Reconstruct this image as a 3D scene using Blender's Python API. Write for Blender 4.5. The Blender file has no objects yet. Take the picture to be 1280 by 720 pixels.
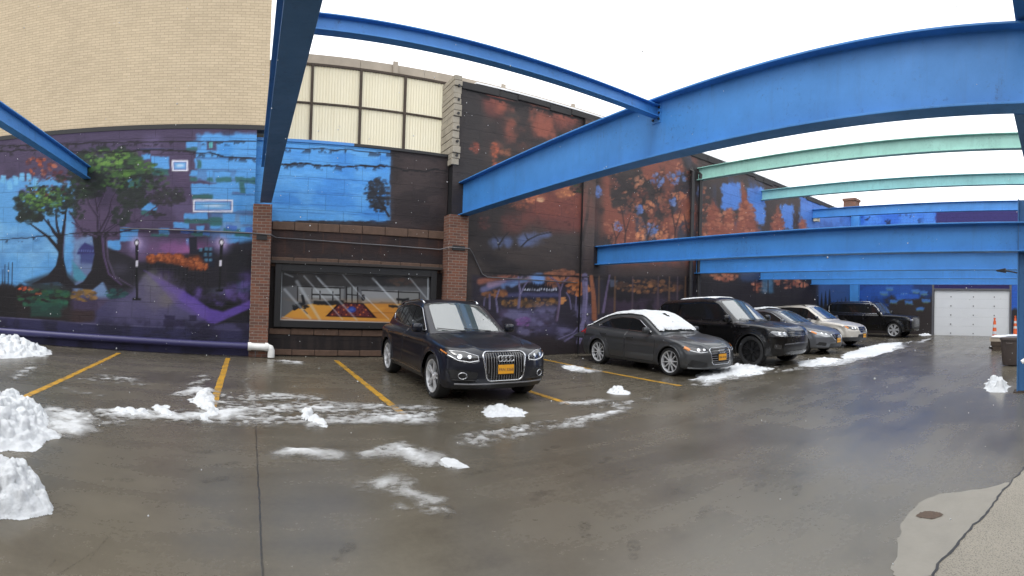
import bpy, bmesh, math, random
import numpy as np
from mathutils import Vector, Matrix
S = bpy.context.scene
C = S.collection
random.seed(7); rng = np.random.default_rng(7)
R = math.radians

# ------------------------------------------------------------------ camera, world, sun, exposure
CAMZ, FPX, CROW = 1.6, 642.94, 364.733          # eye height; panorama focal length and centre row (of a 1280x720 sheet)
COL0, PITCH, ROLL = 312.194, R(.67486), R(-1.748)
def cam_axes():
    cp, sp, cr, sr = math.cos(PITCH), math.sin(PITCH), math.cos(ROLL), math.sin(ROLL)
    R1 = np.array([[cr, 0, sr], [0, 1, 0], [-sr, 0, cr]]); R2 = np.array([[1, 0, 0], [0, cp, -sp], [0, sp, cp]])
    t = (640 - COL0) / FPX; ct, st = math.cos(t), math.sin(t)
    RT = np.array([[ct, st, 0], [-st, ct, 0], [0, 0, 1]])
    return RT @ R2 @ R1                           # camera (right, forward, up) -> world
AX = cam_axes()
cd = bpy.data.cameras.new('camera'); cam = bpy.data.objects.new('camera', cd); C.objects.link(cam)
cd.type = 'PANO'; cd.panorama_type = 'CENTRAL_CYLINDRICAL'
cd.central_cylindrical_radius = 1.0
cd.central_cylindrical_range_u_min = -640 / FPX; cd.central_cylindrical_range_u_max = 640 / FPX
cd.central_cylindrical_range_v_min = -(720 - CROW) / FPX; cd.central_cylindrical_range_v_max = CROW / FPX
m = Matrix.Identity(4)
for i in range(3):
    m[i][0] = AX[i, 0]; m[i][1] = AX[i, 2]; m[i][2] = -AX[i, 1]
m[2][3] = CAMZ
cam.matrix_world = m; cd.clip_start = .05; cd.clip_end = 2000; S.camera = cam

SUN_EL, SUN_AZ = R(58), R(250)
w = bpy.data.worlds.new('World'); S.world = w; w.use_nodes = True
wn, wl = w.node_tree.nodes, w.node_tree.links; wn.clear()
sky = wn.new('ShaderNodeTexSky'); sky.sky_type = 'NISHITA'; sky.sun_disc = False
sky.sun_elevation = SUN_EL; sky.sun_rotation = SUN_AZ; sky.air_density = 1; sky.dust_density = 6; sky.ozone_density = 1
hs = wn.new('ShaderNodeHueSaturation'); hs.inputs['Saturation'].default_value = .1; hs.inputs['Value'].default_value = 1.0
mixw = wn.new('ShaderNodeMix'); mixw.data_type = 'RGBA'; mixw.inputs['Factor'].default_value = .75
mixw.inputs['B'].default_value = (13, 13.2, 13.5, 1)   # an even cloud deck over the clear-sky gradient
bg = wn.new('ShaderNodeBackground'); bg.inputs['Strength'].default_value = .1
wo = wn.new('ShaderNodeOutputWorld')
wl.new(sky.outputs[0], hs.inputs['Color']); wl.new(hs.outputs[0], mixw.inputs['A']); wl.new(mixw.outputs['Result'], bg.inputs['Color']); wl.new(bg.outputs[0], wo.inputs[0])
sd = bpy.data.lights.new('sun', 'SUN'); sd.energy = .6; sd.angle = R(25); sd.color = (1, .97, .93)
so = bpy.data.objects.new('sun', sd); C.objects.link(so)
so.rotation_euler = (R(90) - SUN_EL, 0, R(180) - SUN_AZ)
S.view_settings.view_transform = 'Standard'; S.view_settings.look = 'None'; S.view_settings.gamma = 1; S.view_settings.exposure = .9
S.cycles.use_denoising = True; S.cycles.max_bounces = 6

# ------------------------------------------------------------------ survey: sheet pixels <-> points of the place
WALLY, BACKX = 12.31, 29.0
def ray(px, py):
    a = (np.asarray(px, float) - 640) / FPX; z = (CROW - np.asarray(py, float)) / FPX
    d = np.stack([np.sin(a), np.cos(a), z], -1)
    return d @ AX.T
def gpt(px, py, z=0.):
    d = ray(px, py); s = (z - CAMZ) / d[..., 2]; return float(d[0] * s), float(d[1] * s)
def wpt(px, py, Y=WALLY):
    d = ray(px, py); s = Y / d[..., 1]; return float(d[0] * s), float(d[2] * s + CAMZ)
def bpt(px, py, X=BACKX):
    d = ray(px, py); s = X / d[..., 0]; return float(d[1] * s), float(d[2] * s + CAMZ)
def topx(P):
    d = (np.asarray(P, float) - np.array([0, 0, CAMZ])) @ AX
    a = np.arctan2(d[..., 0], d[..., 1]); h = np.hypot(d[..., 0], d[..., 1])
    return 640 + FPX * a, CROW - FPX * d[..., 2] / h

# ------------------------------------------------------------------ numpy noise
def _h(ix, iy, iz, s):
    n = (ix * 374761393 + iy * 668265263 + iz * 2147483647 + s * 974711) & 0xffffffff
    n = ((n ^ (n >> 13)) * 1274126177) & 0xffffffff
    n = n ^ (n >> 16)
    return (n & 0xffff) / 65535.
def vnoise(x, y, z=0., s=0):
    x, y, z = np.broadcast_arrays(np.asarray(x, float), np.asarray(y, float), np.asarray(z, float))
    x0, y0, z0 = np.floor(x).astype(np.int64), np.floor(y).astype(np.int64), np.floor(z).astype(np.int64)
    fx, fy, fz = x - x0, y - y0, z - z0
    fx, fy, fz = fx * fx * (3 - 2 * fx), fy * fy * (3 - 2 * fy), fz * fz * (3 - 2 * fz)
    r = 0
    for i in (0, 1):
        for j in (0, 1):
            for k in (0, 1):
                r = r + _h(x0 + i, y0 + j, z0 + k, s) * (fx if i else 1 - fx) * (fy if j else 1 - fy) * (fz if k else 1 - fz)
    return r
def fbm(x, y, z=0., s=0, o=4):
    r, a, t = 0, 1., 0
    for i in range(o):
        f = 2.03 ** i
        r = r + a * vnoise(np.asarray(x) * f, np.asarray(y) * f, np.asarray(z) * f, s + i); t += a; a *= .5
    return r / t
def sstep(a, b, x):
    t = np.clip((x - a) / (b - a), 0, 1); return t * t * (3 - 2 * t)

# ------------------------------------------------------------------ materials
def lin(c):
    c = np.asarray(c, float); c = c / 255. if c.max() > 1.001 else c
    return tuple(np.where(c <= .04045, c / 12.92, ((c + .055) / 1.055) ** 2.4))
class NT:
    def __init__(s, name):
        s.m = bpy.data.materials.new(name); s.m.use_nodes = True; s.t = s.m.node_tree; s.t.nodes.clear()
        s.out = s.n('OutputMaterial'); s.b = s.n('BsdfPrincipled'); s.l(s.b.outputs[0], s.out.inputs[0])
    def n(s, kind, **kw):
        x = s.t.nodes.new('ShaderNode' + kind)
        for k, v in kw.items():
            if k in x.inputs: s.set(x.inputs[k], v)
            else: setattr(x, k, v)
        return x
    def set(s, i, v):
        if isinstance(v, bpy.types.NodeSocket): s.l(v, i)
        else:
            if isinstance(v, (tuple, list)) and len(v) == 3 and i.type == 'RGBA': v = (*v, 1)
            i.default_value = v
    def l(s, a, b): s.t.links.new(a, b)
    def bs(s, **kw):
        for k, v in kw.items(): s.set(s.b.inputs[k.replace('_', ' ')], v)
    def coord(s, scale=(1, 1, 1), rot=(0, 0, 0), which='Object'):
        c = s.n('TexCoord'); mp = s.n('Mapping'); s.l(c.outputs[which], mp.inputs[0])
        mp.inputs['Scale'].default_value = scale; mp.inputs['Rotation'].default_value = rot
        return mp.outputs[0]
    def noise(s, v, scale, detail=6, rough=.6, out='Fac'):
        x = s.n('TexNoise'); s.l(v, x.inputs['Vector']); x.inputs['Scale'].default_value = scale
        x.inputs['Detail'].default_value = detail; x.inputs['Roughness'].default_value = rough; return x.outputs[out]
    def ramp(s, f, stops):
        x = s.n('ValToRGB'); s.l(f, x.inputs[0]); e = x.color_ramp.elements
        while len(e) < len(stops): e.new(.5)
        for q, (p, c) in zip(e, stops):
            q.position = p; q.color = (*c, 1) if isinstance(c, (tuple, list)) else (c, c, c, 1)
        return x.outputs[0]
    def mix(s, f, a, b, mode='MIX'):
        x = s.n('Mix', data_type='RGBA', blend_type=mode)
        s.set(x.inputs['Factor'], f); s.set(x.inputs['A'], a); s.set(x.inputs['B'], b); return x.outputs['Result']
    def math(s, op, a, b=0., c=0.):
        x = s.n('Math', operation=op)
        for i, v in zip(x.inputs, (a, b, c)): s.set(i, v)
        return x.outputs[0]
    def bump(s, h, strength=.3, dist=.02):
        x = s.n('Bump'); s.l(h, x.inputs['Height']); x.inputs['Strength'].default_value = strength; x.inputs['Distance'].default_value = dist
        s.l(x.outputs[0], s.b.inputs['Normal']); return x
def simple(name, col, rough=.5, metal=0., var=.15, scale=8., bump=0., spec=.5, coat=0.):
    n = NT(name); v = n.coord()
    f = n.noise(v, scale)
    c = n.mix(f, tuple(np.array(col) * (1 - var)), tuple(np.minimum(np.array(col) * (1 + var), 1)))
    n.bs(Base_Color=c, Roughness=rough, Metallic=metal, Specular_IOR_Level=spec, Coat_Weight=coat)
    n.b.inputs['Coat Roughness'].default_value = .05
    if bump: n.bump(n.noise(v, scale * 6), bump, .01)
    return n.m

def steel(name, col, dark, grime=.6):
    n = NT(name); v = n.coord()
    a = n.noise(v, 1.3, 8, .65); b = n.noise(v, 16, 8, .75); d = n.noise(n.coord((3, 3, .35)), 2.4, 6, .7)
    c = n.mix(n.ramp(a, [(.3, 0.), (.75, 1.)]), col, tuple(np.array(col) * .74))
    c = n.mix(n.math('MULTIPLY', n.ramp(d, [(.52, 0.), (.72, 1.)]), .35), c, tuple(np.array(col) * .5 + np.array((.02, .02, .02))))      # run-off streaks
    st = n.math('MULTIPLY', n.ramp(b, [(.56, 0.), (.66, 1.)]), n.ramp(n.noise(v, .9, 4), [(.44, 0.), (.62, 1.)]))
    c = n.mix(n.math('MULTIPLY', st, grime), c, dark)
    ru = n.math('MULTIPLY', n.ramp(n.noise(v, 7, 9, .8), [(.64, 0.), (.70, 1.)]), n.ramp(n.noise(v, .55, 3), [(.50, 0.), (.62, 1.)]))
    c = n.mix(n.math('MULTIPLY', ru, .75), c, (.075, .035, .02))
    n.bs(Base_Color=c, Roughness=n.ramp(a, [(.3, .4), (.8, .65)]))
    n.bump(n.math('ADD', b, ru), .2, .004); return n.m
M = {}
M['blue'] = steel('blue_painted_steel', (.055, .245, .62), (.02, .04, .09))
M['blue_dark'] = steel('navy_painted_steel', (.055, .175, .39), (.01, .015, .03))
M['green'] = steel('seafoam_painted_steel', (.31, .58, .51), (.05, .10, .10))
M['teal'] = steel('pale_teal_painted_steel', (.25, .53, .55), (.05, .10, .10))
M['black'] = simple('black_paint', (.012, .012, .014), .55)
M['white_pvc'] = simple('white_plastic_pipe', (.72, .72, .7), .4)
M['navy_pipe'] = simple('navy_painted_pipe', (.03, .028, .10), .4)
M['conduit'] = simple('grey_conduit', (.13, .13, .14), .45, .4)
M['black_conduit'] = simple('black_painted_conduit', (.015, .014, .016), .5)
M['wood'] = simple('weathered_grey_wood', (.36, .31, .25), .8, var=.3, scale=3)
M['yellow'] = None
M['orange'] = simple('orange_plastic', (.75, .13, .035), .45)
M['bin'] = simple('brown_plastic', (.07, .055, .05), .5)
M['rust'] = simple('rusty_dark_steel', (.05, .035, .025), .8, var=.5)

def bricks(name, c1, c2, mortar, bw=.2, bh=.067, ms=.012, axes='XZ', bump=.5, dirt=.3):
    n = NT(name); tc = n.n('TexCoord'); sx = n.n('SeparateXYZ'); n.l(tc.outputs['Object'], sx.inputs[0])
    cx = n.n('CombineXYZ'); n.l(sx.outputs['X' if axes[0] == 'X' else 'Y'], cx.inputs[0]); n.l(sx.outputs['Z'], cx.inputs[1])
    if axes == 'SUM':
        n.l(n.math('ADD', sx.outputs[0], sx.outputs[1]), cx.inputs[0])
    b = n.n('TexBrick'); n.l(cx.outputs[0], b.inputs['Vector']); b.inputs['Scale'].default_value = 1
    b.inputs['Brick Width'].default_value = bw; b.inputs['Row Height'].default_value = bh; b.inputs['Mortar Size'].default_value = ms / 2; b.inputs['Mortar Smooth'].default_value = .3
    b.inputs['Color1'].default_value = (*c1, 1); b.inputs['Color2'].default_value = (*c2, 1); b.inputs['Mortar'].default_value = (*mortar, 1)
    v = n.coord(); d = n.noise(v, .8, 8, .65); e = n.noise(v, 25, 4)
    c = n.mix(n.math('MULTIPLY', n.ramp(d, [(.4, 0.), (.75, 1.)]), dirt), b.outputs['Color'], tuple(np.array(mortar) * .35))
    c = n.mix(.35, c, n.mix(e, (.4, .4, .4), (1, 1, 1)), 'MULTIPLY')
    n.bs(Base_Color=c, Roughness=.85)
    h = n.math('ADD', n.math('MULTIPLY', b.outputs['Fac'], -1.), n.math('MULTIPLY', e, .5))
    n.bump(h, bump, .01); return n.m
M['blond'] = bricks('blond_brick', (.64, .52, .355), (.57, .46, .31), (.41, .32, .22), .205, .067, .010, dirt=.14)
M['redbrick'] = bricks('red_brick', (.22, .085, .05), (.13, .06, .045), (.24, .2, .17), .2, .07, .014, 'SUM', dirt=.25)
def painted(name, rough=.62, course=.40, blk=.9, axes='XZ', crack=.5):
    """paint on rough block work: colour from the painted-on colour layer, courses and chips as relief"""
    n = NT(name); a = n.n('VertexColor'); a.layer_name = 'paint'
    tc = n.n('TexCoord'); sx = n.n('SeparateXYZ'); n.l(tc.outputs['Object'], sx.inputs[0])
    cx = n.n('CombineXYZ'); n.l(sx.outputs[axes[0]], cx.inputs[0]); n.l(sx.outputs['Z'], cx.inputs[1])
    b = n.n('TexBrick'); n.l(cx.outputs[0], b.inputs['Vector']); b.inputs['Scale'].default_value = 1
    b.inputs['Brick Width'].default_value = blk; b.inputs['Row Height'].default_value = course; b.inputs['Mortar Size'].default_value = .006; b.inputs['Mortar Smooth'].default_value = .6
    v = n.coord(); e = n.noise(v, 9, 8, .7); f = n.noise(v, 60, 3)
    g_ = n.noise(n.coord((1.2, 1.2, 14)), 2.2, 8, .75); k_ = n.noise(v, 34, 5, .75)
    c = n.mix(.5, a.outputs[0], n.mix(e, (.55, .55, .55), (1.25, 1.25, 1.25)), 'MULTIPLY')
    c = n.mix(.55, c, n.mix(g_, (.35, .35, .35), (1.6, 1.6, 1.6)), 'MULTIPLY'); c = n.mix(.4, c, n.mix(k_, (.4, .4, .4), (1.6, 1.6, 1.6)), 'MULTIPLY')
    c = n.mix(n.math('MULTIPLY', b.outputs['Fac'], .55), c, n.mix(.75, c, (.01, .01, .015)))
    n.bs(Base_Color=c, Roughness=rough, Specular_IOR_Level=.35)
    h = n.math('ADD', n.math('MULTIPLY', b.outputs['Fac'], -1.2), n.math('ADD', n.math('MULTIPLY', e, 1.), n.math('MULTIPLY', f, .3)))
    n.bump(n.math('ADD', h, n.math('MULTIPLY', g_, .8)), .6, .02); return n.m
M['mural'] = painted('mural_paint_on_block')
M['mural_back'] = painted('mural_paint_on_brick', axes='YZ', course=.2, blk=.4)

# ------------------------------------------------------------------ mesh helpers
class MB:
    def __init__(s): s.v = []; s.f = []
    def add(s, v, f):
        o = len(s.v); s.v += [tuple(map(float, p)) for p in v]; s.f += [tuple(i + o for i in q) for q in f]; return s
    def box(s, x0, x1, y0, y1, z0, z1):
        return s.add([(x, y, z) for z in (z0, z1) for y in (y0, y1) for x in (x0, x1)], [(0, 2, 3, 1), (4, 5, 7, 6), (0, 1, 5, 4), (2, 6, 7, 3), (0, 4, 6, 2), (1, 3, 7, 5)])
    def obox(s, c, ax, half):
        c = np.array(c, float); ax = np.array(ax, float)
        return s.add([c + ax.T @ (np.array(k) * half) for k in [(x, y, z) for z in (-1, 1) for y in (-1, 1) for x in (-1, 1)]], [(0, 2, 3, 1), (4, 5, 7, 6), (0, 1, 5, 4), (2, 6, 7, 3), (0, 4, 6, 2), (1, 3, 7, 5)])
    def tube(s, pts, r, n=10, closed=False, caps=True, ry=None):
        pts = [np.array(p, float) for p in pts]; N = len(pts); rings = []
        up = np.array([0, 0, 1.])
        for i, p in enumerate(pts):
            a = pts[(i - 1) % N] if (closed or i > 0) else p; b = pts[(i + 1) % N] if (closed or i < N - 1) else p
            t = (b - a) / (np.linalg.norm(b - a) + 1e-9)
            u = up if abs(t[2]) < .9 else np.array([1., 0, 0])
            e1 = np.cross(t, u); e1 /= np.linalg.norm(e1); e2 = np.cross(e1, t)
            rr = r[i] if hasattr(r, '__len__') else r
            q = ry if ry else rr
            rings.append([p + rr * math.cos(2 * math.pi * k / n) * e1 + q * math.sin(2 * math.pi * k / n) * e2 for k in range(n)])
        f = []
        for i in range(N if closed else N - 1):
            j = (i + 1) % N
            for k in range(n):
                f.append((i * n + k, j * n + k, j * n + (k + 1) % n, i * n + (k + 1) % n))
        if caps and not closed: f += [tuple(range(n)), tuple(range((N - 1) * n, N * n))[::-1]]
        return s.add([p for g in rings for p in g], f)
    def extrude(s, poly, axis, a, b):
        """poly: 2D outline in the other two axes (cyclic order)"""
        n = len(poly)
        def mk(p, t):
            q = list(p); q.insert(axis, t); return q
        v = [mk(p, a) for p in poly] + [mk(p, b) for p in poly]
        f = [(i, (i + 1) % n, n + (i + 1) % n, n + i) for i in range(n)] + [tuple(range(n))[::-1], tuple(range(n, 2 * n))]
        return s.add(v, f)
    def lathe(s, prof, axis='z', n=24, c=(0, 0, 0)):
        v = []
        for r, h in prof:
            for k in range(n):
                t = 2 * math.pi * k / n; p = (r * math.cos(t), r * math.sin(t), h)
                if axis == 'y': p = (p[0], p[2], p[1])
                v.append((p[0] + c[0], p[1] + c[1], p[2] + c[2]))
        f = [(i * n + k, i * n + (k + 1) % n, (i + 1) * n + (k + 1) % n, (i + 1) * n + k) for i in range(len(prof) - 1) for k in range(n)]
        return s.add(v, f)
    def build(s, name, mat, parent=None, smooth=False, loc=None, bevel=0., fix=True):
        me = bpy.data.meshes.new(name); me.from_pydata(s.v, [], s.f); me.update()
        if fix:
            b = bmesh.new(); b.from_mesh(me); bmesh.ops.recalc_face_normals(b, faces=b.faces); b.to_mesh(me); b.free()
        o = bpy.data.objects.new(name, me); C.objects.link(o)
        if isinstance(mat, (list, tuple)):
            for q in mat: me.materials.append(q)
        elif mat: me.materials.append(mat)
        if parent: o.parent = parent
        if loc is not None: o.location = loc
        if smooth:
            me.polygons.foreach_set('use_smooth', [True] * len(me.polygons))
            if smooth == 'auto': me.set_sharp_from_angle(angle=R(35))
        if bevel:
            md = o.modifiers.new('bevel', 'BEVEL'); md.width = bevel; md.segments = 2; md.limit_method = 'ANGLE'
        return o
def npmesh(name, V, F, mat, parent=None, smooth=True, loc=None):
    me = bpy.data.meshes.new(name); V = np.asarray(V, np.float32); F = np.asarray(F, np.int32); k = F.shape[1]
    me.vertices.add(len(V)); me.vertices.foreach_set('co', V.ravel())
    me.loops.add(F.size); me.loops.foreach_set('vertex_index', F.ravel())
    me.polygons.add(len(F)); me.polygons.foreach_set('loop_start', np.arange(0, F.size, k, dtype=np.int32))
    me.update(calc_edges=True); me.validate()
    if smooth: me.polygons.foreach_set('use_smooth', np.ones(len(me.polygons), bool))
    o = bpy.data.objects.new(name, me); C.objects.link(o)
    if mat:
        for q in (mat if isinstance(mat, (list, tuple)) else [mat]): me.materials.append(q)
    if parent: o.parent = parent
    if loc is not None: o.location = loc
    return o
def tag(o, label=None, cat=None, group=None, kind=None):
    if label: o['label'] = label
    if cat: o['category'] = cat
    if group: o['group'] = group
    if kind: o['kind'] = kind
    return o
def empty(name, loc, label, cat, group=None, rz=0):
    o = bpy.data.objects.new(name, None); C.objects.link(o); o.location = loc; o.rotation_euler = (0, 0, rz); o.empty_display_size = .2
    return tag(o, label, cat, group)

# ------------------------------------------------------------------ ground
def ground_material():
    n = NT('wet_concrete'); v = n.coord(); sx = n.n('SeparateXYZ'); n.l(v, sx.inputs[0])
    big = n.noise(v, .22, 5, .6); mid = n.noise(v, 1.1, 8, .65); fine = n.noise(v, 22, 6, .7); grit = n.noise(v, 160, 3)
    st = n.coord((.35, 2.2, 1)); streak = n.noise(st, 1.1, 4, .55)          # tyre-worn bands along the drive lane
    wet = n.ramp(n.math('ADD', n.math('MULTIPLY', big, .55), n.math('MULTIPLY', n.math('ADD', mid, streak), .3)), [(.38, 0.), (.74, 1.)])
    col = n.mix(wet, (.134, .118, .090), (.070, .061, .046))
    col = n.mix(n.math('MULTIPLY', n.ramp(mid, [(.55, 0.), (.75, 1.)]), .4), col, (.070, .060, .044))
    col = n.mix(.4, col, n.mix(fine, (.5, .5, .5), (1.35, 1.35, 1.35)), 'MULTIPLY')
    col = n.mix(.25, col, n.mix(grit, (.4, .4, .4), (1.5, 1.5, 1.5)), 'MULTIPLY')
    blot = n.ramp(n.noise(v, 2.7, 3, .5), [(.62, 0.), (.78, 1.)])
    col = n.mix(n.math('MULTIPLY', blot, .3), col, (.03, .027, .024))
    spk = n.ramp(n.noise(v, 75, 2, .5), [(.68, 0.), (.74, 1.)]); col = n.mix(n.math('MULTIPLY', spk, .35), col, (.03, .026, .022))
    # saw-cut joints
    wob = n.math('MULTIPLY', n.math('SUBTRACT', n.noise(v, 3, 4), .5), .03)
    def joint(axis, at, wdt):
        d = n.math('ABSOLUTE', n.math('SUBTRACT', n.math('ADD', sx.outputs[axis], wob), at))
        return n.ramp(n.math('DIVIDE', d, wdt), [(.5, 1.), (1., 0.)])
    j = joint(0, .125, .010)
    for ax, at in ((0, -7.4), (0, 7.7), (0, 15.3), (0, 22.9), (1, 5.93), (1, -1.6)):
        j = n.math('MAXIMUM', j, n.math('MULTIPLY', joint(ax, at, .014), .55))
    col = n.mix(n.math('MULTIPLY', j, .6), col, (.012, .011, .01))
    rgh = n.math('ADD', n.ramp(wet, [(0., .36), (.5, .20), (1., .10)]), n.math('MULTIPLY', fine, .12))
    n.bs(Base_Color=col, Roughness=rgh, Specular_IOR_Level=.5)
    h = n.math('SUBTRACT', n.math('ADD', n.math('MULTIPLY', fine, .5), n.math('MULTIPLY', grit, .25)), j)
    bp = n.bump(h, .16, .006); return n.m
M['ground'] = ground_material()
g = MB().add([(-300, -300, 0), (300, -300, 0), (300, 300, 0), (-300, 300, 0)], [(0, 1, 2, 3)]).build('ground', M['ground']); tag(g, kind='structure')

def aggregate():
    n = NT('rough_aggregate_concrete'); v = n.coord()
    vo = n.n('TexVoronoi'); n.l(v, vo.inputs['Vector']); vo.inputs['Scale'].default_value = 70
    c = n.mix(n.noise(v, 1.5), (.17, .155, .125), (.26, .235, .19))
    c = n.mix(n.ramp(vo.outputs['Distance'], [(.15, .8), (.4, 0.)]), c, (.05, .045, .04))
    n.bs(Base_Color=c, Roughness=.6); n.bump(vo.outputs['Distance'], .5, .01); return n.m
M['agg'] = aggregate()
M['dry'] = simple('drier_concrete', (.20, .185, .155), .5, var=.2, scale=5, bump=.15)
# the older slab at the near right with a crack along its edge
edge = [gpt(*p) for p in ((1166, 719), (1172, 706), (1186, 694), (1197, 682), (1207, 668), (1216, 657), (1228, 648), (1237, 637), (1247, 622), (1258, 610), (1266, 599), (1279, 588))]
edge = [(edge[0][0] * .55, edge[0][1] * .2 - .2)] + edge + [(edge[-1][0] + 1.2, edge[-1][1] - .12), (edge[-1][0] + 3.4, edge[-1][1] - .2)]
poly = edge + [(edge[-1][0], -3.), (edge[0][0], -3.)]
o = MB().add([(x, y, .004) for x, y in poly], [tuple(range(len(poly)))]).build('pavement', M['agg']); tag(o, kind='structure')
cr = MB()
for (a, b) in zip(edge[:-1], edge[1:]):
    a, b = np.array(a), np.array(b); d = (b - a) / np.linalg.norm(b - a); q = np.array([-d[1], d[0]])
    N = max(2, int(np.linalg.norm(b - a) / .06)); prev = None
    for i in range(N + 1):
        p = a + (b - a) * i / N; jit = q * random.uniform(-.012, .012) * (0 < i < N); wd = random.uniform(.004, .013)
        cur = (p + jit - q * wd, p + jit + q * wd)
        if prev is not None: cr.add([(*prev[0], .008), (*cur[0], .008), (*cur[1], .008), (*prev[1], .008)], [(0, 1, 2, 3)])
        prev = cur
tag(cr.build('pavement_crack', M['black']), kind='structure')
def blob_sheet(pts, z, name, mat, jit=.03, sub=6):
    P = []
    n = len(pts)
    for i in range(n):
        p0, p1, p2, p3 = (np.array(pts[(i + k) % n]) for k in (-1, 0, 1, 2))
        for k in range(sub):
            t = k / sub
            P.append(.5 * ((2 * p1) + (-p0 + p2) * t + (2 * p0 - 5 * p1 + 4 * p2 - p3) * t * t + (-p0 + 3 * p1 - 3 * p2 + p3) * t ** 3) + rng.uniform(-jit, jit, 2))
    return MB().add([(x, y, z) for x, y in P], [tuple(range(len(P)))]).build(name, mat)
o = blob_sheet([gpt(*p) for p in ((1118, 719), (1122, 690), (1126, 660), (1140, 636), (1175, 618), (1225, 612), (1262, 604), (1240, 634), (1200, 680), (1166, 719))], .002, 'pavement_patch', M['dry'], .015); tag(o, kind='structure')
o = blob_sheet([gpt(*p) for p in ((1146, 645), (1152, 641), (1168, 640), (1178, 643), (1172, 648), (1156, 649))], .006, 'pavement_stain', simple('rusty_grit', (.07, .045, .03), .8, var=.6, scale=40), .012); tag(o, kind='structure')

# scuffs: damp shoe prints and scrape marks on the concrete
def scuffmat():
    n = NT('damp_scuff'); v = n.coord(); e = n.noise(v, 38, 6, .75)
    n.bs(Base_Color=(.035, .03, .025), Roughness=.3); tr = n.n('BsdfTransparent'); mx = n.n('MixShader'); n.l(n.ramp(e, [(.44, 0.), (.66, .38)]), mx.inputs[0]); n.l(tr.outputs[0], mx.inputs[1]); n.l(n.b.outputs[0], mx.inputs[2]); n.l(mx.outputs[0], n.out.inputs[0]); return n.m
sc = MB()
for (px, py, a) in ((948, 609, .3), (996, 613, .4), (731, 662, 1.), (792, 687, .8), (672, 620, .7), (757, 575, .5), (600, 590, .2), (880, 640, .4), (560, 640, 1.2), (430, 690, .9), (270, 600, .6), (285, 580, .4), (690, 560, .3), (250, 565, .2), (150, 600, .2)):
    x, y = gpt(px, py); ca, sa = math.cos(a), math.sin(a)
    for (cx, L, W_) in ((.05, .085, .048), (-.09, .045, .036)):
        P = [(x + ca * (cx + L * math.cos(t)) - sa * W_ * math.sin(t), y + sa * (cx + L * math.cos(t)) + ca * W_ * math.sin(t), .003) for t in np.linspace(0, 6.283, 17)[:-1]]; sc.add(P, [tuple(range(16))])
for (a, b) in (((140, 665), (112, 700)), ((118, 690), (72, 719)), ((96, 640), (84, 652)), ((70, 700), (58, 712)), ((905, 640), (915, 648)), ((640, 600), (650, 606))):
    A, B = np.array(gpt(*a)), np.array(gpt(*b)); d = (B - A) / np.linalg.norm(B - A); q = np.array([-d[1], d[0]]) * .006; sc.add([(*(A - q), .003), (*(A + q), .003), (*(B + q), .003), (*(B - q), .003)], [(0, 1, 2, 3)])
tag(sc.build('scuff_marks', scuffmat()), kind='stuff')

# ------------------------------------------------------------------ yellow bay lines
def paint_line():
    n = NT('worn_yellow_paint'); v = n.coord()
    f = n.math('ADD', n.math('MULTIPLY', n.noise(v, 5, 8, .7), .7), n.math('MULTIPLY', n.noise(v, 40, 4), .35))
    c = n.mix(n.ramp(f, [(.50, 0.), (.66, 1.)]), (.50, .27, .02), (.11, .085, .055))
    n.bs(Base_Color=c, Roughness=.4); return n.m
M['yellow'] = paint_line()
plabs = ['yellow parking line slanting from under the left mural to the big snow heap', 'yellow parking line straight out from the drain elbow', 'long clean yellow parking line on the passenger side of the navy SUV', 'yellow parking line between the navy SUV and the snow covered sedan', 'short yellow parking line showing in front of the navy SUV bumper']
xs = [(-3.0, 6.4, 11.75), (-.45, 6.85, 11.85), (2.07, 6.3, 11.9), (7.4, 6.6, 11.9), (4.64, 6.35, 11.9)]
for i, (x, y0, y1) in enumerate(xs):
    v = []; f = []; N = 60
    for k in range(N + 1):
        y = y0 + (y1 - y0) * k / N
        v += [(x - .055 + random.uniform(-.006, .006), y, .004), (x + .055 + random.uniform(-.006, .006), y, .004)]
        if k: f.append((2 * k - 2, 2 * k - 1, 2 * k + 1, 2 * k))
    tag(MB().add(v, f).build('parking_line', M['yellow']), plabs[i], 'parking line', 'yellow parking lines')

# ------------------------------------------------------------------ steel beams
def ibeam(name, axis, u, a, b, z0, z1, wd, mat, label, group, tf=.028, tw=.022, bolts=False):
    """I-section along axis (0 = x, 1 = y) centred at u on the other ground axis; top-level thing with its parts"""
    h = wd / 2; t = tw / 2
    pr = [(u - h, z0), (u + h, z0), (u + h, z0 + tf), (u + t, z0 + tf), (u + t, z1 - tf), (u + h, z1 - tf), (u + h, z1), (u - h, z1), (u - h, z1 - tf), (u - t, z1 - tf), (u - t, z0 + tf), (u - h, z0 + tf)]
    o = MB().extrude(pr, axis, a, b).build(name, mat, bevel=.005)
    tag(o, label, 'steel beam', group, 'thing')
    if bolts:
        for (e, sgn) in ((a, 1), (b, -1)):
            pl = MB()
            for s in (-1, 1):
                for k in range(3):
                    zc = z0 + (z1 - z0) * (.25 + .25 * k); c = e + sgn * .12
                    p = (c, u + s * (t + .012), zc) if axis == 0 else (u + s * (t + .012), c, zc)
                    q = np.array([.016, .016, .016]); pl.box(p[0] - .016, p[0] + .016, p[1] - .012, p[1] + .012, zc - .016, zc + .016)
            pl.build('bolts', mat, o)
    return o
BG = 'steel beams spanning the lot'
ibeam('steel_beam', 1, -4.12, .3, 12.31, 4.25, 4.57, .19, M['blue'], 'short blue beam running into the painted green tree crown', BG)
ibeam('steel_beam', 1, .31, -2.0, 12.05, 3.64, 4.5, .27, M['blue_dark'], 'dark navy beam passing overhead and landing on the brick pier with the drain elbow', BG)
ibeam('steel_beam', 1, 5.34, .1, 12.31, 3.70, 4.57, .28, M['blue'], 'biggest bright blue girder sweeping over the cars from the brick pier', BG)
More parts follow.
